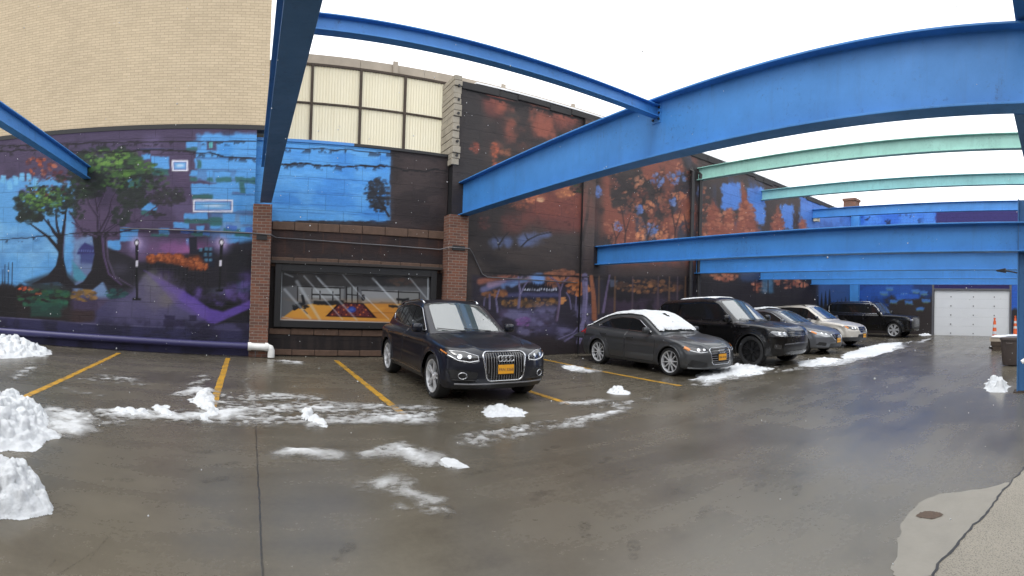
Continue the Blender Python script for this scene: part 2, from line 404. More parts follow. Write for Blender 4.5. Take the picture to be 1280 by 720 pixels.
ibeam('steel_beam', 0, 5.36, .45, 5.33, 4.32, 4.5, .13, M['blue'], 'slim blue cross beam between the navy overhead beam and the biggest girder', BG, tf=.016, tw=.014)
ep = [o for o in S.objects if o.name.startswith('steel_beam')][-1]
for xx in (.45, 5.318): MB().box(xx, xx + .012, 5.27, 5.45, 4.24, 4.515).build('end_plate', M['blue'], ep)
for xx in (.47, 5.306):
    for zz in (4.29, 4.38, 4.46):
        for yy in (5.30, 5.42): MB().box(xx - .01, xx + .01, yy - .013, yy + .013, zz - .013, zz + .013).build('bolt', M['black'], ep)
for X in (9.83, 14.5, 18.85, 23.7):
    ibeam('steel_beam', 1, X, .5, 12.31, 2.68, 3.25, .25, M['blue'], {9.83: 'deepest of the level blue beams stacked over the parked cars', 14.5: 'second low blue beam, ending at the black wall pipes', 18.85: 'third low blue beam showing as a narrow band', 23.7: 'lowest thin blue beam just above the garage door'}[X], BG)
ibeam('steel_beam', 1, 14.5, .5, 12.31, 6.14, 6.6, .2, M['green'], 'upper seafoam green beam against the sky, above the pale teal one', BG)
ibeam('steel_beam', 1, 18.85, .5, 12.31, 6.17, 6.6, .2, M['teal'], 'upper pale teal beam against the sky below the green one', BG)
ibeam('steel_beam', 1, 23.7, .5, 12.31, 6.14, 6.6, .2, M['blue'], 'upper blue beam just under the chimney near the back wall', BG)
ibeam('steel_beam', 0, .36, 5.5, 28.9, 3.70, 4.57, .25, M['blue_dark'], 'dark girder on the steel columns carrying the beam ends', BG)
ibeam('steel_beam', 0, .33, 1.0, 5.5, 4.60, 5.2, .25, M['blue_dark'], 'dark girder stub above the biggest blue girder', BG)
# columns on the right
for k, (X, lab) in enumerate(((9.9, 'near navy steel column with lamp arm and white downspout'), (18.9, 'farther navy steel column mostly hidden behind the near one'), )):
    e = empty('steel_column', (X, .66, 0), lab, 'column')
    h = .11; t = .008
    pr = [(-h, -h), (h, -h), (h, -h + .02), (t, -h + .02), (t, h - .02), (h, h - .02), (h, h), (-h, h), (-h, h - .02), (-t, h - .02), (-t, -h + .02), (-h, -h + .02)]
    MB().extrude(pr, 2, .02, 3.70).build('shaft', M['blue_dark'], e, bevel=.003)
    MB().box(-.17, .17, -.17, .17, 0, .02).build('base_plate', M['rust'], e)
e = empty('flood_lamp', (9.86, .78, 2.28), 'small black flood lamp on an arm from the near steel column', 'lamp')
MB().tube([(0, 0, 0), (0, .14, .03), (0, .26, .04)], .014, 8).build('arm', M['black'], e)
MB().extrude([(.22, .0), (.40, .03), (.40, .055), (.22, .085)], 0, -.07, .07).build('lamp_head', M['black'], e, bevel=.006)
dp = empty('downspout', (9.6, .5, .6), 'white downspout with kicked out foot beside the near steel column', 'downspout')
MB().tube([(0, 0, 2.6), (0, 0, .18), (-.02, .04, .08), (-.06, .16, .0)], .04, 10).build('pipe', M['white_pvc'], dp)

# ------------------------------------------------------------------ walls
def wall_grid(x0, x1, z0, z1, st, Y, axis='x', zs=None):
    """dense front sheet of a wall plus box behind it -> arrays"""
    nx, nz = max(2, int(round((x1 - x0) / st))), max(2, int(round((z1 - z0) / (zs or st))))
    U, Z = np.meshgrid(np.linspace(x0, x1, nx + 1), np.linspace(z0, z1, nz + 1))
    if axis == 'x': P = np.stack([U, np.full_like(U, Y), Z], -1)
    else: P = np.stack([np.full_like(U, Y), U, Z], -1)
    i = np.arange(nx * nz); r, c = i // nx, i % nx; a = r * (nx + 1) + c
    F = np.stack([a, a + 1, a + nx + 2, a + nx + 1], 1)
    if axis != 'x': F = F[:, ::-1]
    return P, F
def color_layer(o, col):
    me = o.data; at = me.color_attributes.new('paint', 'FLOAT_COLOR', 'POINT')
    c = np.ones((len(me.vertices), 4), np.float32); c[:, :3] = col.reshape(-1, 3); at.data.foreach_set('color', c.ravel())

class Paint:
    """brush work on a wall: positions are survey-sheet columns/rows of that wall, noise is in metres on the wall"""
    def __init__(s, P, base, seed=0):
        s.P = P; s.X, s.Y = topx(P); s.c = np.zeros(P.shape[:2] + (3,)) + np.array(base) / 255.
        u = P[..., 0] if np.ptp(P[..., 0]) > np.ptp(P[..., 1]) else P[..., 1]
        s.u, s.z = u, P[..., 2]; s.seed = seed
        s.n1 = fbm(u * 1.7, s.z * 1.7, 0, seed, 5) - .5; s.n2 = fbm(u * 7, s.z * 7, 0, seed + 9, 3) - .5
        s.xm = s.X[s.X.shape[0] // 2]
    def sl(s, a, b):
        k = np.nonzero((s.xm > a - 12) & (s.xm < b + 12))[0]
        return slice(k[0], k[-1] + 1) if len(k) else slice(0, 0)
    def put(s, q, m, col, a=1.):
        m = np.clip(m, 0, 1)[..., None] * a
        s.c[:, q] = s.c[:, q] * (1 - m) + np.array(col) / 255. * m
    def rect(s, x0, y0, x1, y1, col, soft=1.2, a=1., rough=1.5):
        q = s.sl(x0, x1); X = s.X[:, q] + s.n2[:, q] * rough * 2; Y = s.Y[:, q] + s.n2[:, q] * rough * 2
        m = sstep(-soft, soft, X - x0) * sstep(-soft, soft, x1 - X) * sstep(-soft, soft, Y - y0) * sstep(-soft, soft, y1 - Y); s.put(q, m, col, a)
    def blob(s, cx, cy, rx, ry, col, soft=.5, a=1., rough=.5):
        q = s.sl(cx - rx * 1.5, cx + rx * 1.5)
        d = np.sqrt(((s.X[:, q] - cx) / rx) ** 2 + ((s.Y[:, q] - cy) / ry) ** 2) + (s.n1[:, q] + s.n2[:, q]) * rough
        s.put(q, 1 - sstep(1 - soft, 1 + soft * .3, d), col, a)
    def dabs(s, cx, cy, rx, ry, n, r, pal, a=.9, seed=0, flat=.7):
        n = int(n * 1.8); r = r * .78; g = np.random.default_rng(seed + int(cx * 7 + cy * 13))
        for i in range(n):
            t, k = g.uniform(0, 6.283), math.sqrt(g.uniform(0, 1))
            rr = r * g.uniform(.5, 1.3)
            s.blob(cx + rx * k * math.cos(t), cy + ry * k * math.sin(t), rr, rr * flat, pal[g.integers(len(pal))], .3, a * g.uniform(.5, 1), .75)
    def line(s, pts, w0, w1, col, soft=.8, a=1., rough=0.):
        pts = [np.array(p, float) for p in pts]; xs = [p[0] for p in pts]
        q = s.sl(min(xs) - max(w0, w1), max(xs) + max(w0, w1)); X, Y = s.X[:, q] + s.n1[:, q] * rough, s.Y[:, q] + s.n1[:, q] * rough
        L = sum(np.linalg.norm(b - a_) for a_, b in zip(pts[:-1], pts[1:])); acc = 0; m = np.zeros_like(X)
        for p, r in zip(pts[:-1], pts[1:]):
            d = r - p; l = np.linalg.norm(d); t = np.clip(((X - p[0]) * d[0] + (Y - p[1]) * d[1]) / (l * l), 0, 1)
            dd = np.hypot(X - p[0] - t * d[0], Y - p[1] - t * d[1]); w = (w0 + (w1 - w0) * (acc + t * l) / L) / 2
            m = np.maximum(m, 1 - sstep(w - soft * .5, w + soft, dd)); acc += l
        s.put(q, m, col, a)
    def poly(s, pts, col, soft=1., a=1., rough=0.):
        xs = [p[0] for p in pts]; q = s.sl(min(xs), max(xs)); X, Y = s.X[:, q] + s.n2[:, q] * rough, s.Y[:, q] + s.n1[:, q] * rough
        ins = np.zeros(X.shape, bool); dm = np.full(X.shape, 1e9); n = len(pts)
        for i in range(n):
            (x0, y0), (x1, y1) = pts[i], pts[(i + 1) % n]
            c = ((y0 > Y) != (y1 > Y)) & (X < (x1 - x0) * (Y - y0) / ((y1 - y0) or 1e-9) + x0); ins ^= c
            dx, dy = x1 - x0, y1 - y0; t = np.clip(((X - x0) * dx + (Y - y0) * dy) / (dx * dx + dy * dy + 1e-9), 0, 1)
            dm = np.minimum(dm, np.hypot(X - x0 - t * dx, Y - y0 - t * dy))
        sd = np.where(ins, dm, -dm); s.put(q, sstep(-soft, soft, sd), col, a)
    def cloud(s, x0, y0, x1, y1, col, scale, lo, hi, a=1., seed=0, soft=8, sz=1.):
        q = s.sl(x0, x1); n = fbm(s.u[:, q] * scale, s.z[:, q] * scale * sz, 0, seed + 50, 5); X, Y = s.X[:, q], s.Y[:, q]
        m = sstep(lo, hi, n) * sstep(-soft, soft, X - x0) * sstep(-soft, soft, x1 - X) * sstep(-soft, soft, Y - y0) * sstep(-soft, soft, y1 - Y)
        s.put(q, m, col, a)
    def crackline(s, pts, col=(14, 12, 18), w=1.2, amp=7., seed=3):
        pts = np.array(pts, float); q = s.sl(pts[0, 0], pts[-1, 0]); X, Y = s.X[:, q], s.Y[:, q]
        yc = np.interp(X, pts[:, 0], pts[:, 1]) + (fbm(s.u[:, q] * 3, 0, 0, seed, 5) - .5) * amp
        w *= .62; ww = w * (.2 + 1.6 * fbm(s.u[:, q] * 5, 3, 0, seed + 4, 3)); m = 1 - sstep(ww * .5, ww + .7, np.abs(Y - yc))
        s.put(q, m * ((X > pts[0, 0]) & (X < pts[-1, 0])), col, .92)
        m2 = (1 - sstep(0, 5, np.abs(Y - yc - 2.5))) * ((X > pts[0, 0]) & (X < pts[-1, 0])) * sstep(.54, .62, fbm(s.u[:, q] * 9, s.z[:, q] * 9, 0, seed + 8, 4)) * .7
        s.put(q, m2, col, .8)
    def tone(s, sat, val):
        l = s.c @ np.array([.3, .55, .15]); s.c = np.clip((l[..., None] + (s.c - l[..., None]) * sat) * val, 0, 1); return s
    def out(s, gain=1.): return np.stack([np.where(s.c <= .04045, s.c / 12.92, ((s.c + .055) / 1.055) ** 2.4)], 0)[0] * gain

PLUM, SKYB, TEALG = (72, 60, 88), (88, 160, 226), (48, 104, 100)
def paint_left(P):
    p = Paint(P, PLUM, 1)
    p.cloud(-400, 150, 330, 420, (92, 74, 104), .9, .45, .75, .6, 1); p.cloud(-400, 150, 330, 420, (48, 40, 60), 1.6, .5, .8, .6, 2)
    p.rect(-400, 224, 92, 372, (92, 158, 216), 4, 1, 6); p.cloud(-400, 215, 90, 372, (150, 200, 236), .8, .45, .7, .6, 4); p.cloud(-300, 260, 90, 372, (66, 120, 178), .9, .5, .75, .5, 5, sz=2)
    for (x, y) in ((4, 224), (12, 232), (27, 221), (20, 226), (36, 222), (-14, 222), (45, 228)): p.rect(x - 3, y - 5, x + 3, y + 5, (112, 180, 226), 1)
    p.blob(30, 240, 10, 6, (96, 80, 140), .8, .8); p.blob(66, 236, 7, 6, (92, 70, 140), .8, .8); p.rect(58, 228, 62, 236, (60, 90, 50), 1, .0)
    # sky bricks breaking through the plum
    p.rect(246, 167, 336, 226, SKYB, 3, .75, 4); p.rect(262, 222, 336, 300, SKYB, 5, .5, 4); p.cloud(180, 168, 250, 300, (104, 92, 130), 1.2, .45, .7, .6, 33); p.cloud(246, 168, 336, 300, (130, 186, 236), 1.6, .5, .72, .6, 34)
    B, G = SKYB, TEALG
    for r in ((252, 169, 334, 196), (245, 188, 300, 197), (251, 199, 334, 211), (243, 198, 246, 210), (232, 176, 247, 184), (295, 212, 326, 222), (269, 215, 288, 222), (238, 212, 247, 221), (258, 213, 266, 221), (239, 230, 290, 243),
              (270, 227, 300, 240), (306, 230, 334, 242), (265, 243, 332, 263), (230, 266, 260, 274), (278, 267, 294, 278), (300, 270, 318, 280), (217, 278, 236, 285), (198, 285, 211, 292), (177, 193, 189, 200), (190, 196, 212, 211),
              (157, 220, 180, 228), (177, 253, 197, 263), (150, 285, 173, 302), (300, 283, 334, 292), (232, 298, 238, 316), (130, 300, 150, 312), (245, 282, 256, 290), (263, 280, 276, 286), (276, 294, 300, 304), (300, 296, 322, 312)): p.rect(*r, B, 1.1, .95, 2)
    p.cloud(245, 168, 334, 264, (60, 140, 215), 1.5, .45, .7, .6, 8)
    for r in ((232, 184, 247, 188), (295, 222, 334, 229), (269, 222, 290, 227), (238, 222, 247, 227), (258, 222, 266, 226), (240, 243, 266, 249), (300, 229, 306, 241), (230, 274, 262, 279), (190, 211, 210, 219), (157, 228, 178, 235), (177, 263, 196, 269),
              (246, 200, 251, 210), (240, 290, 262, 295), (262, 272, 278, 282), (294, 290, 312, 296), (188, 292, 210, 295), (280, 286, 300, 292)): p.rect(*r, G, 1.3, .85, 2)
    for r in ((226, 286, 242, 292), (254, 290, 262, 294), (283, 282, 296, 288), (306, 284, 316, 291)): p.rect(*r, (70, 110, 200), 1, .8)
    for r in ((258, 177, 271, 188),): p.rect(*r, PLUM, 1.3, .9)
    p.rect(261, 178, 266, 185, (90, 190, 190), 1, .9)
    for (y, x0, x1) in ((197.5, 245, 334), (211.5, 250, 334), (226, 300, 334), (243, 290, 334), (186, 170, 334), (266, 265, 334)): p.line([(x0, y), (x1, y + 1)], .5, .5, (20, 50, 90), .7, .5)
    for (x0, y0, x1, y1) in ((216, 201, 234, 213), (242, 250.5, 290, 264)):
        p.rect(x0 - 1, y0 - 1, x1 + 1, y1 + 1, (235, 235, 245), .8, 1, .4); p.rect(x0 + .8, y0 + .8, x1 - .8, y1 - .8, (96, 110, 170), .6, 1, .3); p.rect(x0 + 2, y0 + 2, x1 - 2, y1 - 2, (110, 170, 222), 1.5, 1, .3); p.blob((x0 + x1) / 2, (y0 + y1) / 2, (x1 - x0) * .3, 2, (220, 230, 245), .9, .7)
    # dusk behind the park
    p.blob(225, 312, 40, 13, (140, 84, 140), .9, .9); p.blob(235, 316, 18, 9, (168, 96, 150), .9, .7); p.rect(172, 300, 232, 324, (112, 84, 128), 6, .35)
    p.poly([(92, 300), (116, 292), (138, 308), (138, 372), (92, 372)], (120, 160, 205), 4, .75); p.rect(100, 306, 118, 330, (54, 60, 116), 3, .85); p.poly([(98, 312), (106, 303), (116, 308), (120, 318), (96, 318)], (50, 52, 110), 1)
    for i in range(9): p.rect(97 + i * 2.3, 312, 98 + i * 2.3, 315, (110, 130, 190), .6, .7)
    p.rect(92, 330, 120, 356, (96, 104, 140), 5, .6); p.poly([(90, 325), (112, 350), (92, 352)], (70, 140, 165), 2, .9)
    p.poly([(132, 308), (165, 322), (196, 342), (178, 362), (165, 376), (140, 376), (128, 350)], (36, 34, 44), 2, 1); p.blob(150, 335, 14, 9, (66, 62, 80), .9, .7)
    # park on the right
    p.poly([(176, 328), (317, 300), (317, 395), (262, 404), (190, 345)], (26, 24, 34), 4, .95, 3)
    p.poly([(284, 306), (317, 322), (317, 372), (286, 360)], (20, 20, 30), 3, 1)
    p.poly([(236, 297), (246, 296), (247, 318), (237, 318)], (28, 28, 44), 1); p.poly([(246, 312), (268, 308), (268, 334), (246, 334)], (22, 26, 44), 1); p.poly([(245, 320), (256, 309), (268, 312), (267, 316)], (20, 22, 36), 1)
    for (x, y) in ((251, 312), (258, 311), (263, 311), (257, 318), (263, 318), (258, 325), (263, 325)): p.rect(x - 2, y - 2, x + 2, y + 2, (80, 130, 160), .8, .85, .5)
    for (x, y, r) in ((190, 324, 9), (202, 322, 9), (212, 323, 9), (222, 324, 10), (231, 328, 8), (243, 328, 13), (254, 334, 8)):
        p.blob(x, y, r, r * .75, (112, 56, 34), .4, 1, .5); p.dabs(x, y - 1, r * .8, r * .5, 14, 2.6, [(176, 92, 50), (150, 74, 44), (196, 112, 66)], .8, 3)
    for x in range(184, 262, 5): p.line([(x, 330 + (x - 184) * .1), (x, 341 + (x - 184) * .22)], 1, .8, (16, 14, 20), .6, .9)
    p.poly([(184, 340), (250, 372), (275, 378), (317, 370), (317, 380), (276, 392), (262, 388)], (12, 12, 18), 2)
    p.blob(276, 364, 18, 6, (60, 62, 82), .7, .8); p.rect(296, 352, 317, 366, (24, 52, 54), 3, .7)
    p.poly([(180, 338), (192, 342), (228, 362), (262, 386), (278, 390), (318, 374), (318, 384), (264, 407), (240, 388), (205, 358)], (88, 66, 150), 2, 1, 2); p.cloud(185, 340, 318, 408, (110, 84, 172), 2, .45, .7, .7, 9)
    # path
    p.poly([(60, 440), (135, 376), (165, 366), (180, 345), (186, 342), (205, 358), (240, 388), (264, 407), (317, 392), (317, 440)], (64, 60, 96), 2); p.blob(196, 366, 30, 26, (112, 106, 104), .95, .75); p.blob(190, 350, 12, 14, (120, 118, 118), .9, .6); p.blob(210, 375, 14, 10, (134, 124, 84), .9, .55); p.blob(160, 380, 30, 12, (78, 74, 104), .9, .7)
    p.poly([(186, 342), (205, 352), (262, 392), (255, 402), (222, 384)], (104, 84, 160), 3, .6, 2); p.poly([(150, 372), (180, 346), (200, 360), (238, 392), (250, 404), (140, 404)], (98, 92, 128), 6, .45)
    p.poly([(264, 408), (317, 384), (317, 404), (280, 404)], (18, 18, 26), 2, .9)
    # ground left
    p.rect(-400, 356, 92, 404, (30, 24, 26), 3, 1, 4); p.rect(-400, 362, 20, 404, (20, 18, 22), 4, .7)
    p.dabs(58, 372, 36, 15, 50, 6, [(34, 84, 66), (40, 100, 74), (28, 66, 56), (46, 92, 52)], .8, 5, .5); p.rect(38, 378, 78, 396, (32, 72, 62), 2, .75); p.rect(76, 382, 92, 400, (44, 34, 36), 2, .6)
    p.dabs(32, 361, 9, 3, 12, 3, [(200, 92, 56), (170, 70, 50)], .9, 2, .5); p.rect(44, 366, 52, 368, (170, 84, 56), .8, .8)
    for x in (3, 6, 10, 15, -6, -12): p.line([(x, 360), (x + .5, 328 + (x % 5) * 3)], 1.2, .5, (30, 34, 44), .6, .9)
    p.poly([(30, 352), (60, 342), (80, 336), (96, 352), (86, 362), (40, 362)], (40, 48, 56), 3, .8)
    p.rect(88, 364, 120, 402, (52, 42, 66), 3, .6); p.rect(88, 388, 118, 403, (50, 34, 32), 3, .8)
    p.dabs(105, 369, 15, 8, 34, 5, [(140, 106, 50), (112, 84, 44), (160, 116, 62), (96, 72, 40)], .8, 6, .5)
    p.dabs(145, 367, 13, 6, 22, 4, [(34, 78, 78), (28, 62, 66), (48, 100, 96)], .8, 7, .45)
    # trunks
    K = (24, 20, 28)
    p.poly([(71, 300), (79, 300), (80, 325), (84, 345), (96, 358), (84, 360), (72, 352), (50, 354), (38, 356), (60, 344), (70, 332), (73, 318)], K, 1, 1, 1)
    for a, w in (((((74, 312), (60, 296), (38, 280)), 5)), (((75, 300), (64, 284), (53, 271)), 4), (((76, 300), (71, 282), (70, 266)), 4), (((77, 302), (80, 282), (83, 262)), 4.5), (((74, 300), (66, 290), (60, 275)), 2)): p.line(a, w, 1.2, K, .8)
    p.line([(78, 322), (80, 302), (82, 280)], 1.2, .8, (76, 62, 92), .7, .7)
    p.poly([(115, 292), (133, 288), (134, 318), (138, 340), (150, 354), (166, 360), (140, 358), (128, 352), (116, 362), (88, 360), (104, 352), (114, 338), (118, 318)], K, 1.2, 1, 1)
    p.line([(128, 290), (130, 320), (136, 342), (152, 356)], 3.5, 1.5, (92, 72, 112), 1, .8); p.line([(133, 300), (135, 325), (143, 345), (165, 358)], 2, 1, (108, 90, 124), 1, .6)
    for a, w in ((((120, 296), (104, 290), (86, 264)), 3.2), (((124, 292), (122, 262), (118, 236)), 5), (((126, 290), (136, 270), (158, 252)), 6), (((128, 292), (146, 280), (176, 276)), 4), (((130, 296), (150, 290), (176, 284)), 2.5), (((122, 270), (112, 256), (106, 238)), 3), (((136, 270), (140, 250), (150, 232)), 3), (((122, 262), (130, 244), (134, 226)), 2.5), (((170, 276), (196, 258), (214, 236)), 1.2), (((112, 288), (98, 284), (90, 278)), 2)):
        p.line(a, w, 1, (44, 34, 54), .8)
        p.line([(x + .8, y - .5) for x, y in a], w * .35, .5, (104, 86, 122), .6, .6)
    # crowns
    D = [(26, 36, 32), (32, 46, 36), (22, 28, 30)]; Gm = [(62, 96, 46), (84, 124, 52), (50, 80, 50)]; Gl = [(120, 160, 74), (104, 146, 66)]
    p.dabs(50, 207, 19, 12, 26, 3.6, [(150, 66, 44), (178, 86, 52), (96, 46, 50), (70, 40, 52), (206, 116, 76)], .8, 1); p.dabs(72, 222, 16, 8, 20, 4, [(86, 40, 52), (60, 34, 48), (110, 50, 44)], .7, 2)
    p.dabs(55, 252, 36, 20, 110, 6, D, .9, 3); p.dabs(55, 248, 30, 15, 70, 4.2, Gm, .8, 4); p.dabs(52, 246, 24, 12, 30, 2.6, Gl, .7, 5); p.dabs(38, 272, 18, 6, 24, 5, D, .9, 6)
    p.dabs(110, 222, 24, 26, 90, 6, D, .85, 7); p.dabs(132, 206, 44, 22, 120, 6, D, .8, 8); p.dabs(160, 226, 30, 16, 60, 5, D, .85, 9); p.dabs(140, 204, 40, 17, 90, 4.5, Gm, .75, 10); p.dabs(136, 196, 26, 10, 34, 3.4, Gl, .65, 11); p.dabs(150, 228, 26, 8, 30, 3, Gm, .6, 12); p.dabs(182, 208, 14, 8, 26, 4, Gm, .8, 14)
    p.dabs(168, 248, 20, 12, 60, 5, [(34, 40, 40), (40, 48, 44)], .9, 15); p.dabs(208, 248, 22, 10, 60, 4, [(40, 38, 46), (48, 46, 52)], .85, 16); p.dabs(196, 268, 10, 4, 14, 4, [(40, 38, 46)], .85, 17); p.dabs(152, 270, 12, 12, 30, 5, [(36, 44, 42)], .8, 18)
    p.dabs(96, 262, 10, 12, 20, 4, D, .7, 19); p.dabs(94, 236, 20, 26, 50, 4.5, D + [(44, 66, 44)], .75, 22); p.dabs(188, 226, 22, 14, 36, 4, D + [(56, 84, 48)], .75, 23); p.dabs(62, 232, 30, 14, 30, 4, D + [(70, 40, 52), (110, 56, 48)], .7, 24); p.dabs(214, 240, 16, 8, 24, 3.4, [(40, 38, 46), (50, 56, 54)], .75, 25)
    # painted street lamps
    for (x, y, yb, tl) in ((171, 303.5, 374, 0), (277, 303, 362, -3)):
        p.blob(x, y + 2, 15, 15, (150, 136, 190), 1., .8, .1); p.blob(x, y, 8, 8, (206, 180, 214), 1., .75, .1)
        p.line([(x, y + 4), (x + tl * .4, y + 30), (x + tl, yb)], 3, 2.2, (10, 10, 16), .7); p.rect(x + tl - 5, yb - 1, x + tl + 5, yb + 2, (10, 10, 16), 1)
        p.blob(x, y, 3.2, 5, (14, 14, 20), .3, 1, .1); p.blob(x, y, 2.2, 3.6, (245, 240, 250), .5, 1, .1); p.rect(x + tl * .5 - 1.5, y + 22, x + tl * .5 + 1.5, y + 30, (214, 210, 224), .6, 1, .2)
    # plinth
    p.poly([(-400, 398), (0, 396), (80, 402), (130, 406), (200, 408), (317, 413), (317, 460), (-400, 450)], (44, 42, 76), 1.5); p.line([(-100, 394), (0, 396.5), (80, 402), (120, 405), (200, 408.5), (317, 413)], .8, .8, (96, 92, 122), .6, .8)
    for r in ((206, 394, 219, 400), (204, 400, 232, 408), (236, 394, 246, 401), (242, 404, 268, 410), (248, 412, 276, 422)): p.rect(*r, (40, 34, 66), .9, .85)
    p.cloud(-400, 400, 320, 450, (26, 24, 44), 2, .5, .7, .7, 30)
    p.crackline([(-300, 200), (0, 189), (60, 186), (120, 190), (200, 188), (262, 192), (300, 197), (334, 201)], amp=6); p.crackline([(-300, 186), (0, 183), (120, 178), (334, 176)], w=.7, amp=3, seed=8); p.crackline([(0, 300), (100, 291), (150, 290)], w=.4, amp=2, seed=12)
    p.line([(150, 289.5), (318, 292)], 1., 1., (14, 14, 20), .6, .7)
    return p
def paint_bay(P):
    p = Paint(P, (44, 36, 38), 2)
    p.rect(300, 160, 488, 276, (86, 160, 230), .8, 1, 1.5); p.cloud(300, 160, 486, 276, (56, 130, 212), .9, .45, .7, .7, 3, sz=2); p.cloud(300, 160, 486, 276, (104, 172, 232), 1.5, .55, .75, .6, 4, sz=3)
    for y in (222, 239, 254, 264): p.line([(340, y), (487, y + 5)], .6, .6, (40, 90, 160), .7, .5, 3)
    p.dabs(474, 244, 14, 22, 90, 4, [(30, 34, 44), (38, 44, 56)], .85, 3); p.dabs(464, 240, 8, 14, 24, 2.5, [(30, 36, 48)], .8, 5); p.line([(486, 270), (474, 250), (462, 232)], 2.4, .8, (26, 26, 34)); p.line([(480, 262), (466, 258)], 1.5, .6, (26, 26, 34))
    p.cloud(487, 180, 560, 290, (66, 54, 54), 1.5, .45, .7, .7, 6, sz=2)
    p.crackline([(335, 203), (380, 206), (430, 207), (488, 209), (520, 212), (560, 214)], amp=8, w=1.5, seed=5); p.crackline([(335, 184), (430, 187), (500, 192)], amp=3, w=.5, seed=15)
    p.rect(330, 284, 560, 318, (48, 36, 36), 1.5); p.cloud(330, 284, 560, 330, (70, 46, 40), 2.5, .5, .7, .6, 7)
    for x in range(356, 560, 24): p.line([(x, 288), (x, 316)], 1, 1, (86, 54, 40), .8, .55)
    p.rect(330, 330, 560, 412, (26, 21, 22), 2); p.rect(330, 418, 560, 440, (34, 28, 29), 2)
    for i, x in enumerate(range(352, 500, 11)): p.rect(x, 421, x + (7 if i % 2 else 2), 437, (54, 44, 42), 1.4, .7)
    return p
def paint_right(P):
    p = Paint(P, (47, 40, 41), 3)
    p.cloud(570, 90, 1070, 460, (62, 52, 50), .9, .42, .7, .8, 1, sz=2); p.cloud(570, 90, 1070, 460, (30, 26, 30), .8, .5, .75, .8, 2, sz=1.5)
    p.cloud(600, 112, 745, 290, (112, 54, 48), .7, .38, .66, .9, 3); p.cloud(596, 120, 740, 250, (150, 72, 54), 1.4, .48, .72, .85, 4)
    p.rect(578, 100, 604, 260, (44, 40, 42), 6, .8)
    for (x, y, rx, ry, c) in ((618, 190, 5, 12, (196, 84, 50)), (594, 185, 6, 8, (150, 66, 50)), (633, 190, 8, 5, (150, 84, 56)), (622, 206, 6, 4, (168, 80, 54)), (668, 247, 12, 7, (222, 126, 74)), (676, 250, 5, 3, (255, 186, 130)), (706, 241, 12, 9, (214, 130, 70)), (650, 256, 14, 7, (150, 74, 50)), (720, 258, 14, 14, (126, 62, 46)), (690, 262, 22, 10, (128, 60, 46)), (690, 252, 40, 14, (110, 54, 44)), (640, 276, 16, 8, (100, 50, 46)), (605, 280, 8, 10, (90, 48, 46)), (690, 280, 30, 8, (84, 46, 44))): p.blob(x, y, rx, ry, c, .95, .45, .8); p.dabs(x, y, rx, ry, 12, 2.6, [c, tuple(int(k * .75) for k in c), tuple(min(255, int(k * 1.15)) for k in c)], .55, 60)
    for (x, y, rx, ry) in ((622, 303, 14, 9), (634, 302, 7, 9), (662, 298, 17, 10), (680, 294, 10, 5), (654, 302, 8, 8)): p.blob(x, y, rx, ry, (78, 94, 142), .7, .8, .6)
    for a in (((624, 312), (622, 300), (614, 290)), ((624, 306), (630, 296), (636, 290)), ((652, 308), (660, 300), (672, 294), (690, 290)), ((660, 300), (656, 292))): p.line(a, 1.6, .6, (30, 28, 34), .6)
    p.line([(728, 300), (734, 270), (738, 230)], 4, 2, (34, 28, 30), 1, .8); p.dabs(722, 236, 10, 5, 14, 3, [(40, 60, 40), (30, 26, 30)], .7, 4)
    # lower frieze: wood at night
    p.poly([(590, 344), (760, 350), (760, 436), (590, 440)], (38, 34, 50), 3, .9)
    for (a, c) in ((((604, 362), (640, 350), (668, 346)), (104, 108, 160)), (((600, 352), (620, 348), (646, 345)), (176, 96, 70)), (((600, 372), (628, 362), (660, 348)), (52, 44, 52)), (((612, 356), (630, 352)), (150, 120, 150)), (((630, 358), (648, 352)), (92, 130, 196))): p.line(a, 6, 3, c, 3, .75)
    p.blob(672, 349, 12, 9, (96, 140, 210), .6, .95, .2); p.blob(658, 350, 12, 6, (150, 120, 130), .8, .6); p.blob(720, 348, 10, 5, (120, 130, 190), .8, .7)
    for x in range(654, 692, 3): p.poly([(x - 2.4, 362), (x, 351 + (x * 7 % 5)), (x + 2.4, 362)], (18, 18, 30), .8)
    p.rect(632, 358, 700, 374, (28, 28, 48), 2, .9); p.rect(630, 366, 700, 371, (74, 76, 128), 2, .7)
    for i in range(14): p.rect(655 + i * 3, 360, 656 + i * 3, 363, (190, 200, 226), .5, .8)
    p.dabs(660, 378, 40, 5, 60, 4, [(120, 78, 38), (150, 98, 46), (80, 56, 34), (56, 44, 34)], .8, 5); p.dabs(618, 367, 16, 5, 24, 4, [(150, 90, 50), (110, 66, 44)], .8, 6)
    p.dabs(702, 346, 26, 7, 50, 5, [(120, 70, 50), (150, 88, 60), (92, 56, 48)], .8, 7); p.dabs(722, 360, 14, 9, 40, 4, [(196, 110, 52), (150, 82, 46), (120, 66, 44)], .85, 8); p.dabs(690, 352, 10, 8, 20, 4, [(168, 96, 60), (120, 74, 56)], .8, 9); p.dabs(704, 376, 4, 4, 8, 3, [(190, 120, 60)], .8, 9)
    p.blob(660, 392, 30, 8, (86, 84, 128), .9, .85); p.blob(670, 402, 30, 14, (74, 66, 104), .9, .8); p.blob(652, 402, 8, 7, (116, 70, 140), .8, .7); p.blob(690, 412, 30, 8, (70, 64, 104), .9, .6); p.blob(630, 392, 8, 8, (80, 60, 100), .8, .6); p.cloud(630, 400, 760, 430, (54, 40, 46), 2, .5, .7, .7, 12, sz=3); p.rect(600, 424, 760, 446, (42, 34, 38), 4, .9)
    p.blob(673, 349, 10, 8, (92, 138, 210), .5, .95, .3); p.line([(640, 357), (650, 352), (660, 351)], 4, 2, (96, 132, 196), 2, .8)
